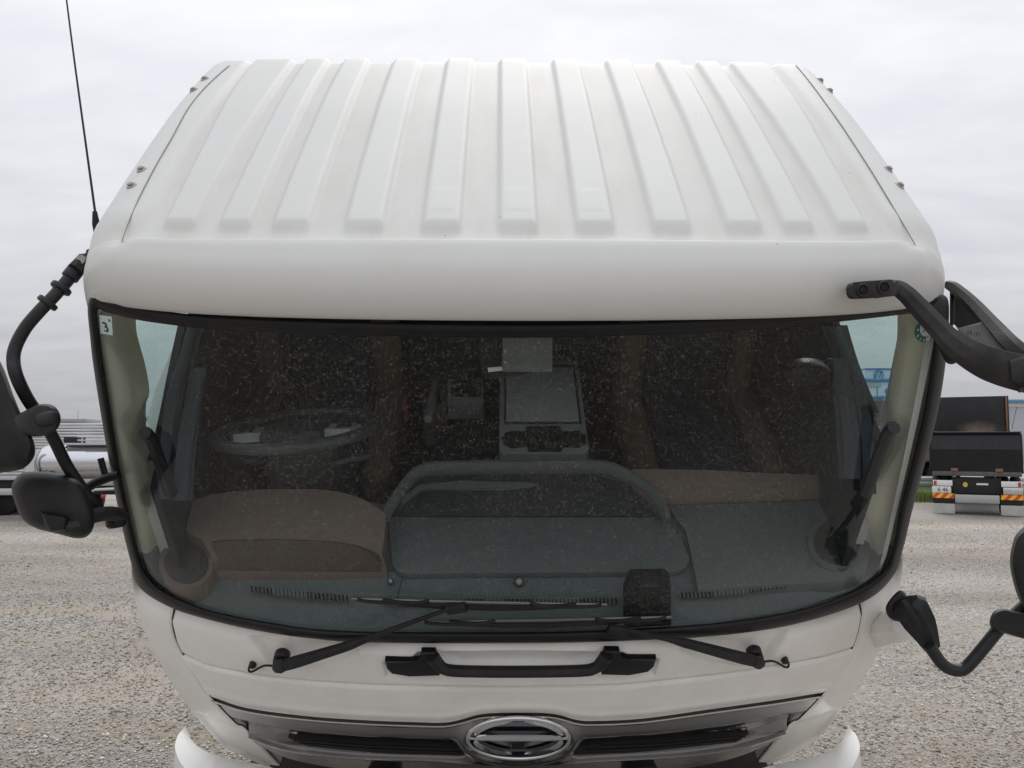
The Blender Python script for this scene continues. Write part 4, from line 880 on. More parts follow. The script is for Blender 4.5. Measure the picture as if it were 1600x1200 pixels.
# lower wide-angle mirror
lo_m = cat([(18, 765), (24, 748), (38, 738), (70, 737), (104, 742), (124, 752), (138, 772), (147, 800), (146, 824), (136, 838), (118, 841), (90, 834), (58, 826), (38, 814), (28, 798)], 5, True)
hs2 = pillow('mirror_housing', dpx(lo_m, 1.93), tuple(-ldir([(80, 790)])[0] * .075), BLACK, mirL, back=.5, rings=((1, 0), (.995, .15), (.97, .45), (.90, .75), (.74, .93), (.4, 1.0)))
hump = [(62, 799), (104, 805), (108, 812), (104, 830), (78, 832), (68, 818)]
pillow('ball_cover', dpx(hump, 1.875), tuple(-ldir([(85, 815)])[0] * .035), BLACK, hs2, rings=((1, 0), (.92, .7), (.70, 1.0), (.3, 1.0)), back=.8)
lo_arm = np.array([(104, 819, 1.86), (122, 816, 1.87), (140, 808, 1.90), (160, 803, 1.95), (178, 803, 2.0), (186, 806, 2.05)])
sweep_rect('lower_bracket', dpx(cat(lo_arm, 4)[:, :2], cat(lo_arm, 4)[:, 2]), np.interp(np.linspace(0, 1, 21), [0, .3, .6, 1], [.018, .026, .038, .044]), .034, WORN, mirL, up=(0, -1, 0), bev=.3)
cyl('bracket_foot', dpx([(180, 806)], 2.04)[0], dpx([(182, 824)], 2.04)[0], .024, BLACK, mirL, bevel=.006)
tube('arm_stay', dpx(cat([(186, 742), (170, 746), (152, 753), (140, 760)], 5), 2.02), .012, ARM, mirL, seg=10)
tube('arm_stay', dpx([(157, 716), (164, 742)], 2.03), .008, ARM, mirL, seg=8)

# right assembly
ra = np.array([(1368, 455, 1.615), (1398, 450, 1.62), (1414, 458, 1.61), (1434, 478, 1.60), (1462, 508, 1.585), (1490, 536, 1.57), (1520, 556, 1.56), (1556, 572, 1.555), (1600, 584, 1.55), (1680, 600, 1.55)], float)
rc = cat(ra, 6); rP = dpx(rc[:, :2], rc[:, 2]); rn = len(rP)
mirR = sweep_rect('mirror_arm', rP, np.interp(np.linspace(0, 1, rn), [0, .2, .5, .75, 1], [.028, .034, .042, .066, .075]), .032, WORN, up=tuple(-ldir([(1500, 530)])[0]), bev=.28)
mirR['label'] = 'forked black mirror arm on the passenger side brow'
pad = cat([(1322, 453), (1326, 443), (1345, 440), (1372, 438), (1398, 437), (1412, 445), (1408, 460), (1385, 464), (1345, 467), (1326, 466)], 4, True)
pd = slab('arm_pad', dpx(pad, 1.60), tuple(ldir([(1365, 452)])[0] * .045), WORN, mirR, bevel=.008, seg=3)
for bx, by in ((1348.5, 453.5), (1382, 449)):
    slab('bolt_recess', dpx(ell(bx, by, 8.2, 8.8, 24), 1.5985), tuple(ldir([(bx, by)])[0] * .004), MATS['deep_well'], pd, bevel=.0)
    cyl('bolt', dpx([(bx - 1.5, by)], 1.592)[0], dpx([(bx - 1.5, by)], 1.60)[0], .0050, BLACKG, pd, seg=6)
    rg = dpx(ell(bx, by, 8.6, 9.2, 28), 1.597); tube('recess_rim', np.concatenate([rg, rg[:1]]), .0022, WORN, pd, seg=6)
# rear fork of the same arm, an open triangle
rb = np.array([(1484, 446, 1.86), (1494, 452, 1.84), (1520, 476, 1.78), (1552, 512, 1.70), (1586, 548, 1.62), (1640, 588, 1.57)], float); rbc = cat(rb, 6)
sweep_rect('rear_fork', dpx(rbc[:, :2], rbc[:, 2]), np.interp(np.linspace(0, 1, len(rbc)), [0, .5, 1], [.020, .034, .05]), .034, WORN, mirR, up=tuple(-ldir([(1550, 500)])[0]), bev=.28)
slab('fork_base', dpx([(1484, 441), (1492, 441), (1493, 500), (1488, 512), (1484, 505)], 1.84), tuple(ldir([(1485, 470)])[0] * .10), BLACK, mirR, bevel=.004)
slab('fork_web', dpx([(1492, 508), (1500, 515), (1536, 502), (1590, 556), (1560, 566), (1520, 552)], [1.62, 1.62, 1.72, 1.62, 1.575, 1.585]), tuple(ldir([(1540, 530)])[0] * .02), WORN, mirR, bevel=.004)
slab('fork_panel', dpx([(1488, 458), (1505, 462), (1534, 492), (1536, 503), (1502, 516), (1488, 505)], 1.86), tuple(ldir([(1510, 490)])[0] * .02), MATS['deep_well'], mirR, bevel=0)
pillow('corner_cover', dpx(cat([(1445, 468), (1462, 461), (1478, 463), (1483, 480), (1484, 530), (1500, 556), (1492, 568), (1478, 566), (1466, 540), (1455, 500)], 4, True), 1.80), tuple(-ldir([(1470, 500)])[0] * .02), BLACK, mirR, back=1.0)
slab('arm_knuckle', dpx([(1576, 562), (1600, 556), (1660, 570), (1660, 610), (1600, 605), (1580, 596)], 1.53), tuple(ldir([(1610, 585)])[0] * .06), WORN, mirR, bevel=.008, seg=3)
pillow('mirror_pod', dpx(cat([(1610, 590), (1700, 580), (1760, 640), (1750, 720), (1660, 720), (1612, 650)], 5, True), 1.55), tuple(-ldir([(1680, 650)])[0] * .05), BLACK, mirR, back=1.5)
cyl('arm_plug', dpx([(1597, 602)], 1.55)[0], dpx([(1599, 612)], 1.55)[0], .009, mat('dull_brown_plastic', (.10, .075, .065), .6), mirR, seg=12)
tm = text('arm_mark', '(S) (T)', .010, Matrix.Identity(4), BLACK, mirR); 
def frame_at(px, py, d, roll=0):
    p = dpx([(px, py)], d)[0]; a_ = Vector(dpx([(px + 4, py)], d)[0] - p).normalized(); b_ = Vector(dpx([(px, py - 4)], d)[0] - p); b_ = (b_ - a_ * b_.dot(a_)).normalized(); c_ = a_.cross(b_)
    M = Matrix.Identity(4)
    for i in range(3): M[i][0], M[i][1], M[i][2], M[i][3] = a_[i], b_[i], c_[i], p[i]
    return M @ Matrix.Rotation(roll, 4, 'Z')
tm.matrix_basis = frame_at(1521, 521, 1.545, rad(-12))
# lower right bracket with its boot, tube and clamp
b0_ = hit([(1360, 982)], front(.07))[0]; b1_ = at_dist([(1417, 977)], 2.20)[0]
sweep_rect('mirror_boss', resample(np.array([b0_, b0_ * .5 + b1_ * .5, b1_]), 8), np.linspace(.13, .075, 8), np.linspace(.12, .07, 8), PANEL, truck, up=(0, -1, 0), bev=.35)
boot = dpx(cat(np.array([(1416, 940), (1428, 958), (1443, 985), (1456, 1012)], float), 6), 2.08)
mirR2 = tube('mirror_arm', dpx(cat([(1452, 1008), (1462, 1024), (1474, 1039), (1490, 1047), (1505, 1046), (1520, 1032), (1540, 1008), (1562, 982), (1592, 955), (1625, 925)], 6), 2.05), .0155, ARM, seg=14); mirR2['label'] = 'black hooked lower mirror arm on the passenger side'
sweep_rect('arm_boot', boot, np.interp(np.linspace(0, 1, len(boot)), [0, .15, .5, 1], [.06, .088, .080, .040]), np.interp(np.linspace(0, 1, len(boot)), [0, .2, 1], [.05, .07, .04]), BLACK, mirR2, up=(0, -1, 0), bev=.32)
pillow('boot_base', dpx(cat([(1384, 948), (1400, 926), (1412, 924), (1420, 945), (1408, 970), (1390, 966)], 4, True), 2.14), tuple(-ldir([(1400, 948)])[0] * .03), BLACK, mirR2, back=1.0)
slab('boot_flute', dpx([(1408, 938), (1416, 936), (1438, 972), (1437, 980), (1428, 970)], 2.027), tuple(ldir([(1425, 955)])[0] * .01), BLACKG, mirR2, bevel=.002)
cl_ = cat([(1546, 972), (1552, 956), (1566, 951), (1584, 955), (1620, 962), (1660, 975), (1660, 1002), (1610, 1000), (1570, 990), (1552, 984)], 4, True)
pillow('arm_clamp', dpx(cl_, 2.04), tuple(-ldir([(1590, 975)])[0] * .035), BLACK, mirR2, rings=((1, 0), (.97, .6), (.86, .95), (.4, 1.0)), back=1.2)
pillow('mirror_housing', dpx(cat([(1578, 880), (1582, 850), (1592, 830), (1620, 815), (1700, 812), (1720, 880), (1700, 960), (1620, 962), (1600, 950), (1586, 920)], 5, True), 2.02), tuple(-ldir([(1650, 890)])[0] * .06), BLACK, mirR2, back=1.0)

# radio aerial on the roof corner
ab = dpx([(158, 356)], 1.87)[0]
aer = pillow('aerial', dpx(cat([(150, 352), (166, 338), (170, 352), (162, 366), (152, 370)], 4, True), 1.86), tuple(-ldir([(158, 356)])[0] * .015), BLACK, truck, back=1.5)
aer['label'] = 'thin black whip aerial on the roof corner'
tube('aerial_foot', dpx([(153, 364), (150, 350), (148, 330)], [1.85, 1.845, 1.84]), [.009, .0085, .005], BLACK, aer, seg=10)
tube('aerial_whip', dpx(cat([(149, 334), (135, 232), (118, 108), (104, 0), (96, -70)], 5), 1.84), np.linspace(.0028, .0016, 21), BLACK, aer, seg=6)

# ------------------------------------------------------------------ bumper and chassis (these do not tip with the cab)
BUMP = mat('white_bumper_paint', (.76, .76, .735), .32, coat=.3, var=.012, vscale=3, dirt=(.5, .47, .42), dscale=7, damt=.15)
def bumper():
    ys = [3.02, 2.93, 2.80, 2.66, 2.56, 2.50, 2.46]
    inn = [(291, 1138), (299, 1156), (322, 1174), (362, 1186), (410, 1195), (470, 1210), (620, 1222)]
    ot = [(288, 1139), (278, 1149), (274, 1172), (292, 1204), (340, 1232), (420, 1250), (600, 1262)]
    # measured on the left, mirrored to the right about the truck's middle line
    mid_x = .0
    A = np.array([w_at(x, y, d) for (x, y), d in zip(inn, ys)]); B = np.array([w_at(x, y, d - .07 - .02 * i) for i, ((x, y), d) in enumerate(zip(ot, ys))])
    A = cat(A, 8); B = cat(B, 8); n = len(A)
    cx = .018
    def full(P): R_ = P.copy(); R_[:, 0] = 2 * cx - R_[:, 0]; return np.concatenate([P, R_[::-1]])
    A, B = full(A), full(B)
    M1 = A * .72 + B * .28 + [0, 0, .014]; M2 = A * .35 + B * .65 + [0, 0, .012]
    inn2 = A + [0, .03, -.03]
    B2 = B + [0, -.006, -.04]; C1 = B + [0, .0, -.30]; C2 = B + [0, .05, -.42]; C3 = C2 + [0, .10, 0]
    P = np.array([inn2, A, M1, M2, B, B2, B2 * .5 + C1 * .5 + [0, -.012, 0], C1, C2, C3]); P[..., 2] = np.maximum(P[..., 2], .22)
    o = mesh('bumper', P.reshape(-1, 3), grid_faces(P.shape[0], P.shape[1]), BUMP, truck, 'world', auto=24); o['label'] = 'white front bumper below the tipped cab'
    LENS = mat('lamp_lens', (.30, .12, .05), .1, coat=.6)
    for s in (-1, 1):
        i = 14 if s < 0 else len(B) - 15
        for dz, h_, m_, dd in ((-.075, .10, BLACKG, .006), (-.085, .075, LENS, .012)):
            j0, j1 = (i - 5, i + 9) if s < 0 else (i - 9, i + 5)
            q = B2[j0:j1] + [0, -dd, dz + .04]; lo = q + [0, 0, -h_]
            G_ = np.array([q + [0, dd + .002, 0], q, lo, lo + [0, dd + .002, 0]])
            mesh('corner_lamp' if dd > .01 else 'lamp_frame', G_.reshape(-1, 3), grid_faces(4, G_.shape[1]), m_, o, 'world', auto=40)
    return o
bumper()
def wheel_asm(x, y, r=.46, w=.26):
    t = cyl('wheel', (x - w / 2, y, r), (x + w / 2, y, r), r, mat('tyre_rubber', (.018, .018, .018), .85, var=.3, vscale=30), truck, 'world', seg=40, bevel=.05)
    sx = 1 if x > 0 else -1
    cyl('rim', (x + sx * (w / 2 - .04), y, r), (x + sx * (w / 2 + .012), y, r), .27, mat('rim_steel', (.4, .4, .4), .4, metal=.6), t, 'world', seg=32, bevel=.012)
for x in (-.93, .93): wheel_asm(x, 3.75)
for x in (-.90, .90): wheel_asm(x, 7.9)
for x in (-.42, .42): rbox('chassis_rail', (.08, 6.6, .24), (x, 5.9, .72), DARK, truck, 'world', bevel=.01)
rbox('axle', (1.7, .12, .12), (0, 3.75, .46), DARK, truck, 'world', bevel=.02)
rbox('axle', (1.7, .14, .14), (0, 7.9, .46), DARK, truck, 'world', bevel=.02)
rbox('engine', (.75, 1.1, .62), (0, 3.6, .88), DARK, truck, 'world', bevel=.06)
rbox('radiator', (.9, .10, .55), (0, 2.92, .70), DARK, truck, 'world', bevel=.02)

# ------------------------------------------------------------------ things around the yard
def plain(name, V, Fc, m, parent, smooth=False): return mesh(name, V, Fc, m, parent, 'none', smooth=smooth)
def box(name, x0, x1, y0, y1, z0, z1, m, parent, bevel=.01):
    return rbox(name, (x1 - x0, y1 - y0, z1 - z0), ((x0 + x1) / 2, (y0 + y1) / 2, (z0 + z1) / 2), m, parent, 'none', bevel=bevel)
def stripes_mat():
    m = bpy.data.materials.new('hazard_stripes'); m.use_nodes = True; t = m.node_tree; b = t.nodes['Principled BSDF']; b.inputs['Roughness'].default_value = .35
    co = t.nodes.new('ShaderNodeTexCoord'); sp = t.nodes.new('ShaderNodeSeparateXYZ'); t.links.new(co.outputs['Object'], sp.inputs[0])
    a = t.nodes.new('ShaderNodeMath'); a.operation = 'SUBTRACT'; t.links.new(sp.outputs[0], a.inputs[0]); t.links.new(sp.outputs[2], a.inputs[1])
    q = t.nodes.new('ShaderNodeMath'); q.operation = 'MULTIPLY'; t.links.new(a.outputs[0], q.inputs[0]); q.inputs[1].default_value = 4.6
    fr = t.nodes.new('ShaderNodeMath'); fr.operation = 'FRACT'; t.links.new(q.outputs[0], fr.inputs[0])
    g_ = t.nodes.new('ShaderNodeMath'); g_.operation = 'GREATER_THAN'; t.links.new(fr.outputs[0], g_.inputs[0]); g_.inputs[1].default_value = .5
    mx_ = t.nodes.new('ShaderNodeMixRGB'); t.links.new(g_.outputs[0], mx_.inputs[0]); mx_.inputs[1].default_value = (.62, .07, .03, 1); mx_.inputs[2].default_value = (.85, .48, .03, 1); t.links.new(mx_.outputs[0], b.inputs['Base Color'])
    return m
HAZ = stripes_mat()
BEDB = mat('black_bed_paint', (.008, .008, .010), .30, spec=.35, coat=.0, var=.3, vscale=2, dirt=(.03, .028, .026), dscale=2.5, damt=.5)
TYRE = mat('tyre_rubber', (.018, .018, .018), .85); ALU = mat('bare_aluminium', (.62, .63, .64), .28, metal=.85, var=.1, vscale=4, dirt=(.35, .34, .32), dscale=3, damt=.4)
LENSR = mat('red_lens', (.45, .03, .03), .15, coat=.5); LENSC = mat('clear_lens', (.75, .74, .74), .15, coat=.5); CABW = mat('pale_cab_paint', (.55, .60, .60), .35, coat=.3)

dt = empty('dump_truck', (11.27, 19.5, 0), rad(-28.5)); dt.scale = (.88, 1, 1); tag(dt, 'black dump truck seen from behind with rusty tipper bed', 'truck')
W2 = 1.07
box('bed_floor', -W2, W2, .05, 3.5, 1.02, 1.10, BEDB, dt)
for s in (-1, 1):
    box('bed_side', s * W2 - .04, s * W2 + .04, .06, 3.5, 1.10, 1.98, BEDB, dt)
    for k in range(4): box('bed_post', s * 1.11 - .03, s * 1.11 + .03, .3 + k * .95, .42 + k * .95, 1.02, 1.96, BEDB, dt)
def stained_bed():
    m = BEDB.copy(); m.name = 'rust_stained_bed'; t = m.node_tree; nd = t.nodes; lk = t.links; b = nd['Principled BSDF']; src = b.inputs['Base Color'].links[0].from_socket
    co = nd.new('ShaderNodeTexCoord'); mp_ = nd.new('ShaderNodeMapping'); mp_.inputs['Location'].default_value = (-.25, -3.5, -1.95); mp_.vector_type = 'POINT'; lk.new(co.outputs['Object'], mp_.inputs['Vector'])
    sc_ = nd.new('ShaderNodeVectorMath'); sc_.operation = 'MULTIPLY'; sc_.inputs[1].default_value = (1.15, 0, 1.9); lk.new(mp_.outputs[0], sc_.inputs[0])
    ln = nd.new('ShaderNodeVectorMath'); ln.operation = 'LENGTH'; lk.new(sc_.outputs[0], ln.inputs[0])
    nz = nd.new('ShaderNodeTexNoise'); nz.inputs['Scale'].default_value = 3; nz.inputs['Detail'].default_value = 8; lk.new(co.outputs['Object'], nz.inputs['Vector'])
    ad = nd.new('ShaderNodeMath'); ad.operation = 'MULTIPLY_ADD'; lk.new(nz.outputs['Fac'], ad.inputs[0]); ad.inputs[1].default_value = .6; lk.new(ln.outputs['Value'], ad.inputs[2])
    mr_ = nd.new('ShaderNodeMapRange'); mr_.interpolation_type = 'SMOOTHSTEP'; mr_.inputs['From Min'].default_value = .45; mr_.inputs['From Max'].default_value = 1.25; mr_.inputs['To Min'].default_value = .9; mr_.inputs['To Max'].default_value = 0; lk.new(ad.outputs[0], mr_.inputs['Value'])
    mx_ = nd.new('ShaderNodeMixRGB'); lk.new(mr_.outputs[0], mx_.inputs[0]); lk.new(src, mx_.inputs[1]); mx_.inputs[2].default_value = (.27, .19, .135, 1); lk.new(mx_.outputs[0], b.inputs['Base Color']); return m
hb = box('headboard', -W2, W2, 3.5, 3.58, 1.02, 3.05, stained_bed(), dt)
box('headboard_edge', .98, 1.03, 3.44, 3.498, 2.0, 3.03, mat('rusty_edge', (.22, .11, .06), .7, var=.3, vscale=20), hb, bevel=.005)
tg = plain('tailgate', [(-W2, .0, .98), (W2, .0, .98), (W2, -.06, 1.60), (-W2, -.06, 1.60), (-W2, .06, 2.0), (W2, .06, 2.0), (-W2, .12, 2.0), (W2, .12, 2.0), (-W2, .12, .98), (W2, .12, .98)],
           [(0, 1, 2, 3), (3, 2, 5, 4), (4, 5, 7, 6), (6, 7, 9, 8), (8, 9, 1, 0), (0, 3, 4, 6, 8), (1, 9, 7, 5, 2)], BEDB, dt)
box('tailgate_rail', -W2 - .02, W2 + .02, -.03, .08, 1.985, 2.03, BEDB, tg); box('tailgate_sill', -W2, W2, -.02, .05, .95, 1.06, mat('worn_sill', (.09, .085, .085), .5, var=.4, vscale=12), tg)
for x in (-.52, .55): box('tailgate_hinge', x - .09, x + .09, -.045, .0, 1.06, 1.14, MATS['rusty_edge'], tg)
for s in (-1, 1):
    lx = s * .82
    lb = box('lamp_bar', lx - .24, lx + .24, -.02, .10, .70, .84, LENSC, dt, .015); box('red_lamp', lx + (.15 if s > 0 else -.22), lx + (.22 if s > 0 else -.15), -.035, .0, .715, .825, LENSR, lb, .01)
    box('hazard_plate', lx - .26, lx + .26, -.04, .0, .40, .52, HAZ, dt, 0)
    box('mudguard', lx - .27, lx + .27, -.01, .06, .28, .40, DARK, dt); box('mud_flap', lx - .27, lx + .27, -.03, -.01, .03, .27, ALU, dt, 0)
    for k in (-.14, .14): cyl('wheel', (lx + k - .12, .75, .47), (lx + k + .12, .75, .47), .47, TYRE, dt, 'none', seg=32, bevel=.04)
    cyl('wheel', (lx - .12, 4.5, .47), (lx + .12, 4.5, .47), .47, TYRE, dt, 'none', seg=32, bevel=.04)
    box('chassis_rail', s * .42 - .04, s * .42 + .04, .2, 5.2, .72, .96, DARK, dt)
lp = box('number_plate', -1.09, -.62, -.04, -.02, .53, .69, mat('plate_white', (.70, .70, .68), .4), dt, .004)
text('plate_number', '6 46', .15, Matrix.Translation((-.82, -.045, .605)) @ Matrix.Rotation(rad(90), 4, 'X'), INK, lp, Matrix.Translation((-.82, -.045, .605)) @ Matrix.Rotation(rad(90), 4, 'X'))
box('tail_panel', .62, 1.08, -.03, -.01, .53, .69, ALU, dt, .004)
box('rear_beam', -.53, .53, -.06, .06, .30, .50, mat('grey_steel', (.42, .42, .41), .45, metal=.3, var=.1), dt, .015)
box('cross_member', -.6, .6, .05, .2, .52, .92, DARK, dt); cyl('axle_housing', (-.5, .75, .45), (.5, .75, .45), .14, DARK, dt, 'none')
cyl('round_badge', (-.27, .02, .74), (-.27, .045, .74), .06, mat('yellow_badge', (.6, .42, .08), .4), dt, 'none'); box('tail_label', .0, .28, .03, .046, .735, .78, MATS['plate_white'], dt, 0)
cabd = box('cab', -1.04, 1.04, 3.75, 5.5, .85, 2.55, CABW, dt, .08); 
tube('mirror_stay', [(1.02, 4.9, 1.9), (1.30, 4.9, 1.95), (1.32, 4.9, 1.6)], .02, BLACK, dt, 'none', seg=8); box('mirror', 1.22, 1.46, 4.85, 4.95, 1.42, 1.80, BLACK, dt, .04)
tube('mirror_stay', [(1.0, 3.9, 2.5), (1.12, 3.85, 2.0), (1.1, 3.82, 1.5)], .05, CABW, dt, 'none', seg=8)
tube('whip_aerial', [(1.15, 4.0, 2.1), (1.32, 4.0, 2.75)], .008, BLACK, dt, 'none', seg=6)

# second tipper parked further away, seen through the passenger door window
dk = empty('parked_tipper', (14.6, 31, 0), rad(-6)); tag(dk, 'dark brown tipper body seen through the passenger side window', 'truck')
PURP = mat('dusty_purple_paint', (.075, .062, .072), .55, var=.35, vscale=3, dirt=(.2, .16, .14), dscale=4, damt=.5); BRN = mat('dusty_brown_paint', (.16, .12, .095), .6, var=.25, vscale=3)
box('upper_side', -2.6, 2.6, -.05, .05, 2.35, 3.36, PURP, dk); box('lower_side', -2.6, 2.6, -.02, .06, 1.0, 2.30, BRN, dk); box('side_rail', -2.65, 2.65, -.08, .08, 2.28, 2.37, mat('pale_rail', (.3, .28, .27), .5), dk)
box('bed', -2.55, 2.55, .06, 2.2, 1.0, 3.2, PURP, dk)
for x in (-1.9, -.9, 1.9): cyl('wheel', (x, -.05, .5), (x, .25, .5), .5, TYRE, dk, 'none', seg=28, bevel=.04); cyl('wheel', (x, 1.85, .5), (x, 2.15, .5), .5, TYRE, dk, 'none', seg=28, bevel=.04)
box('chassis_rail', -2.6, 2.6, .5, 1.6, .6, 1.0, DARK, dk)

# pale plant building with a round sign
pb = empty('plant_building', (0, 0, 0)); tag(pb, 'white plant building with round blue sign, seen through the passenger window', 'building')
PALE = mat('pale_wall_panel', (.70, .76, .78), .6, var=.06, vscale=.6); BLUE = mat('blue_trim', (.10, .27, .48), .45); GRILL = mat('grey_louvre', (.30, .34, .36), .5)
D = 82.0
def bx(x): return (x - 800) / F * D
def bz(y): return 1.83 + (687.3 - y) / F * D
wl_ = box('wall', bx(1333), bx(1438), D, D + 30, 0, bz(596), PALE, pb, .05); box('roof_edge', bx(1332), bx(1439), D - .3, D + 30.2, bz(596), bz(591.5), BLUE, pb, .05)
tw = box('tower', bx(1374), bx(1432), D + 3, D + 20, bz(591), bz(573), PALE, pb, .05); box('tower_edge', bx(1373), bx(1433), D + 2.8, D + 20.2, bz(573), bz(571), BLUE, tw, .05)
def ring_vf(cx, cz, r0, r1, y, n=40):
    V, f = [], []
    for i in range(n):
        a = 2 * math.pi * i / n
        for r in (r0, r1): V.append((cx + r * math.cos(a), y, cz + r * math.sin(a))); 
    for i in range(n): j = (i + 1) % n; f.append((2 * i, 2 * i + 1, 2 * j + 1, 2 * j))
    return V, f
cxs, czs = bx(1395.5), bz(582); V_, f_ = ring_vf(cxs, czs, .40, .52, D + 2.9); plain('sign_ring', V_, f_, BLUE, tw)
plain('sign_mark', [(cxs - .62, D + 2.9, czs - .42), (cxs - .42, D + 2.9, czs - .42), (cxs + .05, D + 2.9, czs + .36), (cxs - .1, D + 2.9, czs + .36), (cxs - .05, D + 2.9, czs - .3), (cxs + .12, D + 2.9, czs - .3), (cxs + .38, D + 2.9, czs + .38), (cxs + .2, D + 2.9, czs + .38)], [(0, 1, 2, 3), (4, 5, 6, 7)], BLUE, tw)
for x0, x1, y0, y1 in ((1353, 1377, 598, 604.5), (1354, 1378, 624, 629)):
    lv = box('louvre', bx(x0), bx(x1), D - .12, D + .02, bz(y1), bz(y0), GRILL, pb, 0)
    for k in range(8): box('louvre_slat', bx(x0) + k * (bx(x1) - bx(x0)) / 8 + .03, bx(x0) + (k + .55) * (bx(x1) - bx(x0)) / 8, D - .2, D - .12, bz(y1), bz(y0), PALE, lv, 0)
box('balcony', bx(1364), bx(1387), D - 1.0, D, bz(622.5), bz(619.5), BLUE, pb, 0)
for x in (1365, 1379, 1386): box('balcony_post', bx(x) - .05, bx(x) + .05, D - 1.0, D - .9, bz(620), bz(607), BLUE, pb, 0)
for x, y in ((1402.5, 597), (1385, 612), (1403, 617)): box('window', bx(x - 1.3), bx(x + 1.3), D - .05, D + .02, bz(y + 2), bz(y - 2), INK, pb, 0)

# warehouse at the right edge
wh = empty('warehouse', (0, 0, 0)); tag(wh, 'grey warehouse with blue roof edge behind the dump truck', 'building')
D2 = 62.0; kx = lambda x: (x - 800) / F * D2; kz = lambda y: 1.83 + (687.3 - y) / F * D2
GREYW = mat('grey_wall_panel', (.42, .44, .48), .6, var=.05, vscale=.5)
box('wall', kx(1560), kx(2100), D2, D2 + 40, 0, kz(636), GREYW, wh, .05); box('clerestory', kx(1560), kx(2100), D2 - .06, D2 + 40, kz(636), kz(629), mat('cream_wall', (.66, .64, .58), .6), wh, .02); box('roof_edge', kx(1558), kx(2102), D2 - .4, D2 + 40.4, kz(629), kz(624.5), BLUE, wh, .03)
for k in range(14): box('wall_rib', kx(1575 + k * 36) - .05, kx(1575 + k * 36) + .05, D2 - .08, D2, 0, kz(636), GREYW, wh, 0)
box('doorway', kx(1700), kx(1760), D2 - .1, D2 + .1, 0, 3.6, BLUE, wh, .02)

# beige shed seen through the driver side window
sh = empty('beige_shed', (0, 0, 0)); tag(sh, 'low beige shed seen through the steering wheel side window', 'building')
D3 = 40.0; hx_ = lambda x: (x - 800) / F * D3; hz_ = lambda y: 1.83 + (687.3 - y) / F * D3
box('wall', hx_(196), hx_(420), D3, D3 + 12, 0, hz_(655), mat('beige_wall', (.60, .57, .46), .7, var=.06, vscale=.8), sh, .03); box('roof', hx_(193), hx_(423), D3 - .3, D3 + 12.3, hz_(655), hz_(651.5), mat('dull_roof', (.30, .31, .30), .6), sh, .02)
for k in range(5): box('wall_panel', hx_(198 + k * 44), hx_(240 + k * 44), D3 - .03, D3, .3, hz_(657), MATS['beige_wall'], sh, .01)

# corrugated silver trailer behind the left mirrors
tr = empty('corrugated_trailer', (-13.4, 19.4, 0), rad(3)); tag(tr, 'long silver trailer with corrugated slatted side behind the left mirrors', 'trailer')
for k in range(17): 
    z = .98 + k * .070; o = box('slat', -3.6, 3.6, -.02 - .012 * (k % 2), .02, z + .004, z + .064, ALU, tr, .012)
box('top_rail', -3.65, 3.65, -.04, .10, 2.17, 2.235, ALU, tr, .015); box('body', -3.55, 3.55, .03, 2.2, .95, 2.16, ALU, tr, .02); box('roof_box', 1.6, 2.9, .2, 1.0, 2.24, 2.36, mat('dull_grey_lid', (.33, .33, .33), .5), tr, .03)
box('side_rail', -3.65, 3.65, -.06, .08, .86, .96, mat('pale_steel', (.55, .55, .56), .4, metal=.5), tr, .01)
box('under_frame', -3.5, 3.5, .05, 1.9, .52, .86, DARK, tr, .02); box('step_rail', -3.6, 1.5, -.10, .0, .50, .66, MATS['pale_steel'], tr, .01)
for x in (.72,):
    lb = box('tail_lamp', x - .16, x + .16, -.16, -.06, .32, .46, MATS['pale_steel'], tr, .01); box('red_lens', x - .07, x + .02, -.175, -.16, .34, .44, LENSR, lb, .01)
    box('hazard_plate', x - .18, x + .34, -.14, -.10, .14, .26, HAZ, tr, 0)
for x in (-2.6, -1.5, 1.0): cyl('wheel', (x, .1, .46), (x, .38, .46), .46, TYRE, tr, 'none', seg=28, bevel=.04); cyl('wheel', (x, 1.7, .46), (x, 1.98, .46), .46, TYRE, tr, 'none', seg=28, bevel=.04)
# small tank truck in front of it
tk = empty('tank_truck', (-9.6, 17.6, 0), rad(2)); tag(tk, 'polished steel tank truck beside the corrugated trailer', 'truck')
POL = mat('polished_steel', (.66, .67, .70), .16, metal=1.0, var=.04)
cyl('tank', (-1.0, .9, 1.32), (3.0, .9, 1.32), .40, POL, tk, 'none', seg=48)
a_ = np.linspace(0, math.pi / 2, 10); tube('tank_dome', [(-1.0 - .24 * math.sin(t), .9, 1.32) for t in a_], [max(.40 * math.cos(t), .004) for t in a_], POL, tk, 'none', seg=48)
box('walkway', -.55, 3.0, .55, 1.25, 1.71, 1.76, MATS['pale_steel'], tk, .005); box('top_box', -.62, -.30, .7, 1.1, 1.74, 1.90, DARK, tk, .02)
for zz in (1.82, 1.90): tube('hand_rail', [(-.2, .5, zz), (3.0, .5, zz)], .014, MATS['pale_steel'], tk, 'none', seg=8)
for k in range(4): tube('rail_post', [(-.1 + k, .5, 1.74), (-.1 + k, .5, 1.90)], .014, MATS['pale_steel'], tk, 'none', seg=8)
box('tank_cradle', -1.05, 3.0, .45, 1.35, .80, .95, mat('tan_frame', (.40, .37, .32), .6), tk, .01); box('lower_frame', -.9, 3.0, .5, 1.3, .60, .80, DARK, tk, .01)  # tan cradle and the dark frame below it
for x, m_ in ((-1.12, mat('green_valve', (.02, .13, .06), .5)), (-.98, STEEL), (-.84, STEEL)): cyl('valve', (x, .5, .96), (x, .5, 1.12), .06, m_, tk, 'none', seg=16, bevel=.015)
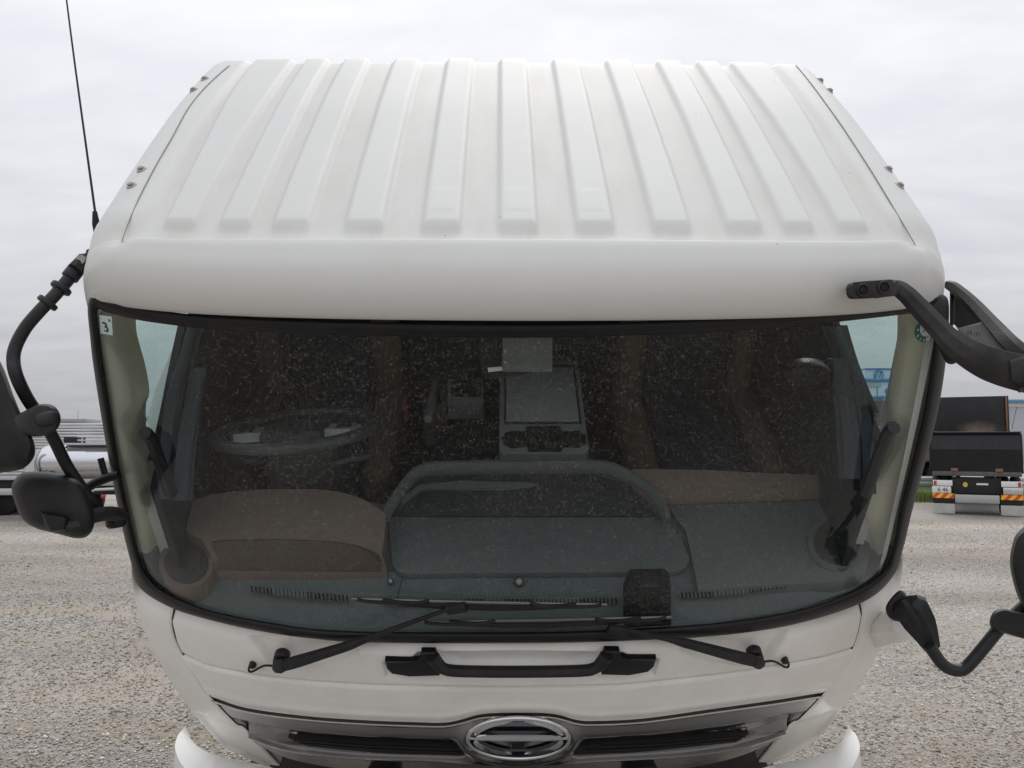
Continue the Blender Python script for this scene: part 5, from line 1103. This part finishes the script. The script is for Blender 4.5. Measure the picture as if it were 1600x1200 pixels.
pl_ = pillow('end_plate', [(-1.30, .4, 1.0), (-1.05, .4, .98), (-1.08, .42, 1.35), (-.98, .45, 1.62), (-1.15, .45, 1.55), (-1.27, .42, 1.3)], (0, -.03, 0), MATS['pale_steel'], tk, 'none', back=1)
for x in (-.4, 1.9): 
    for y in (.35, 1.2): cyl('wheel', (x, y, .44), (x, y + .26, .44), .44, TYRE, tk, 'none', seg=28, bevel=.04)
tube('frame_strut', [(.02, .3, .40), (.30, .3, .72), (.75, .3, .74)], .035, MATS['pale_steel'], tk, 'none', seg=8); box('side_marker', .47, .57, .26, .30, .54, .62, LENSR, tk, .01)
# thin pole far behind
po = tube('lighting_pole', [(-(800 - 122) / F * 60, 60, 0), (-(800 - 122) / F * 60, 60, 4.1)], [.05, .02], STEEL, None, 'none', seg=8); tag(po, 'thin pole standing far behind the silver trailer', 'pole')

# verge with grass and a guard rail at the far edge of the yard, right of the cab
vg = mesh('grass_verge', [(4, 23.5, .004), (60, 23.5, .004), (60, 34, .05), (4, 34, .05)], [(0, 1, 2, 3)], mat('verge_soil', (.09, .12, .035), .95, var=.4, vscale=3), None, 'none', smooth=False); vg['kind'] = 'structure'
def grass():
    n = 30000; x = 4 + 40 * np.random.rand(n); y = 23.6 + 3.5 * np.random.rand(n); h = .08 + .16 * np.random.rand(n); a = np.random.rand(n) * 6.28; w = .012
    b = np.stack([x, y, 0 * x], 1); dx = np.stack([np.cos(a) * w, np.sin(a) * w, 0 * a], 1); tip = b + np.stack([.08 * np.cos(a * 3), .08 * np.sin(a * 3), h], 1)
    V = np.stack([b - dx, b + dx, tip], 1).reshape(-1, 3); me = bpy.data.meshes.new('grass'); me.vertices.add(3 * n); me.vertices.foreach_set('co', V.reshape(-1).astype(np.float32))
    me.loops.add(3 * n); me.loops.foreach_set('vertex_index', np.arange(3 * n, dtype=np.int32)); me.polygons.add(n); me.polygons.foreach_set('loop_start', np.arange(n, dtype=np.int32) * 3); me.update(calc_edges=True)
    me.materials.append(mat('grass_blades', (.13, .19, .045), .8, var=.35, vscale=2)); o = bpy.data.objects.new('grass', me); COL.objects.link(o); tag(o, 'rough green grass along the verge behind the dump truck', 'grass', kind='stuff')
grass()
gr = empty('guard_rail', (5, 24.6, 0)); tag(gr, 'pale steel guard rail along the grassy verge', 'guard rail')
RAIL = mat('pale_rail_paint', (.62, .66, .70), .4, metal=.2)
Pr = np.array([[(x, dy, z) for dy, z in ((0, .42), (-.05, .47), (-.05, .52), (0, .57), (-.05, .62), (-.05, .67), (0, .72))] for x in (0, 40)]); mesh('rail', Pr.reshape(-1, 3), grid_faces(2, 7), RAIL, gr, 'none', smooth=False)
for k in range(11): cyl('rail_post', (k * 3.9 + .4, .06, 0), (k * 3.9 + .4, .06, .78), .055, RAIL, gr, 'none', seg=12)
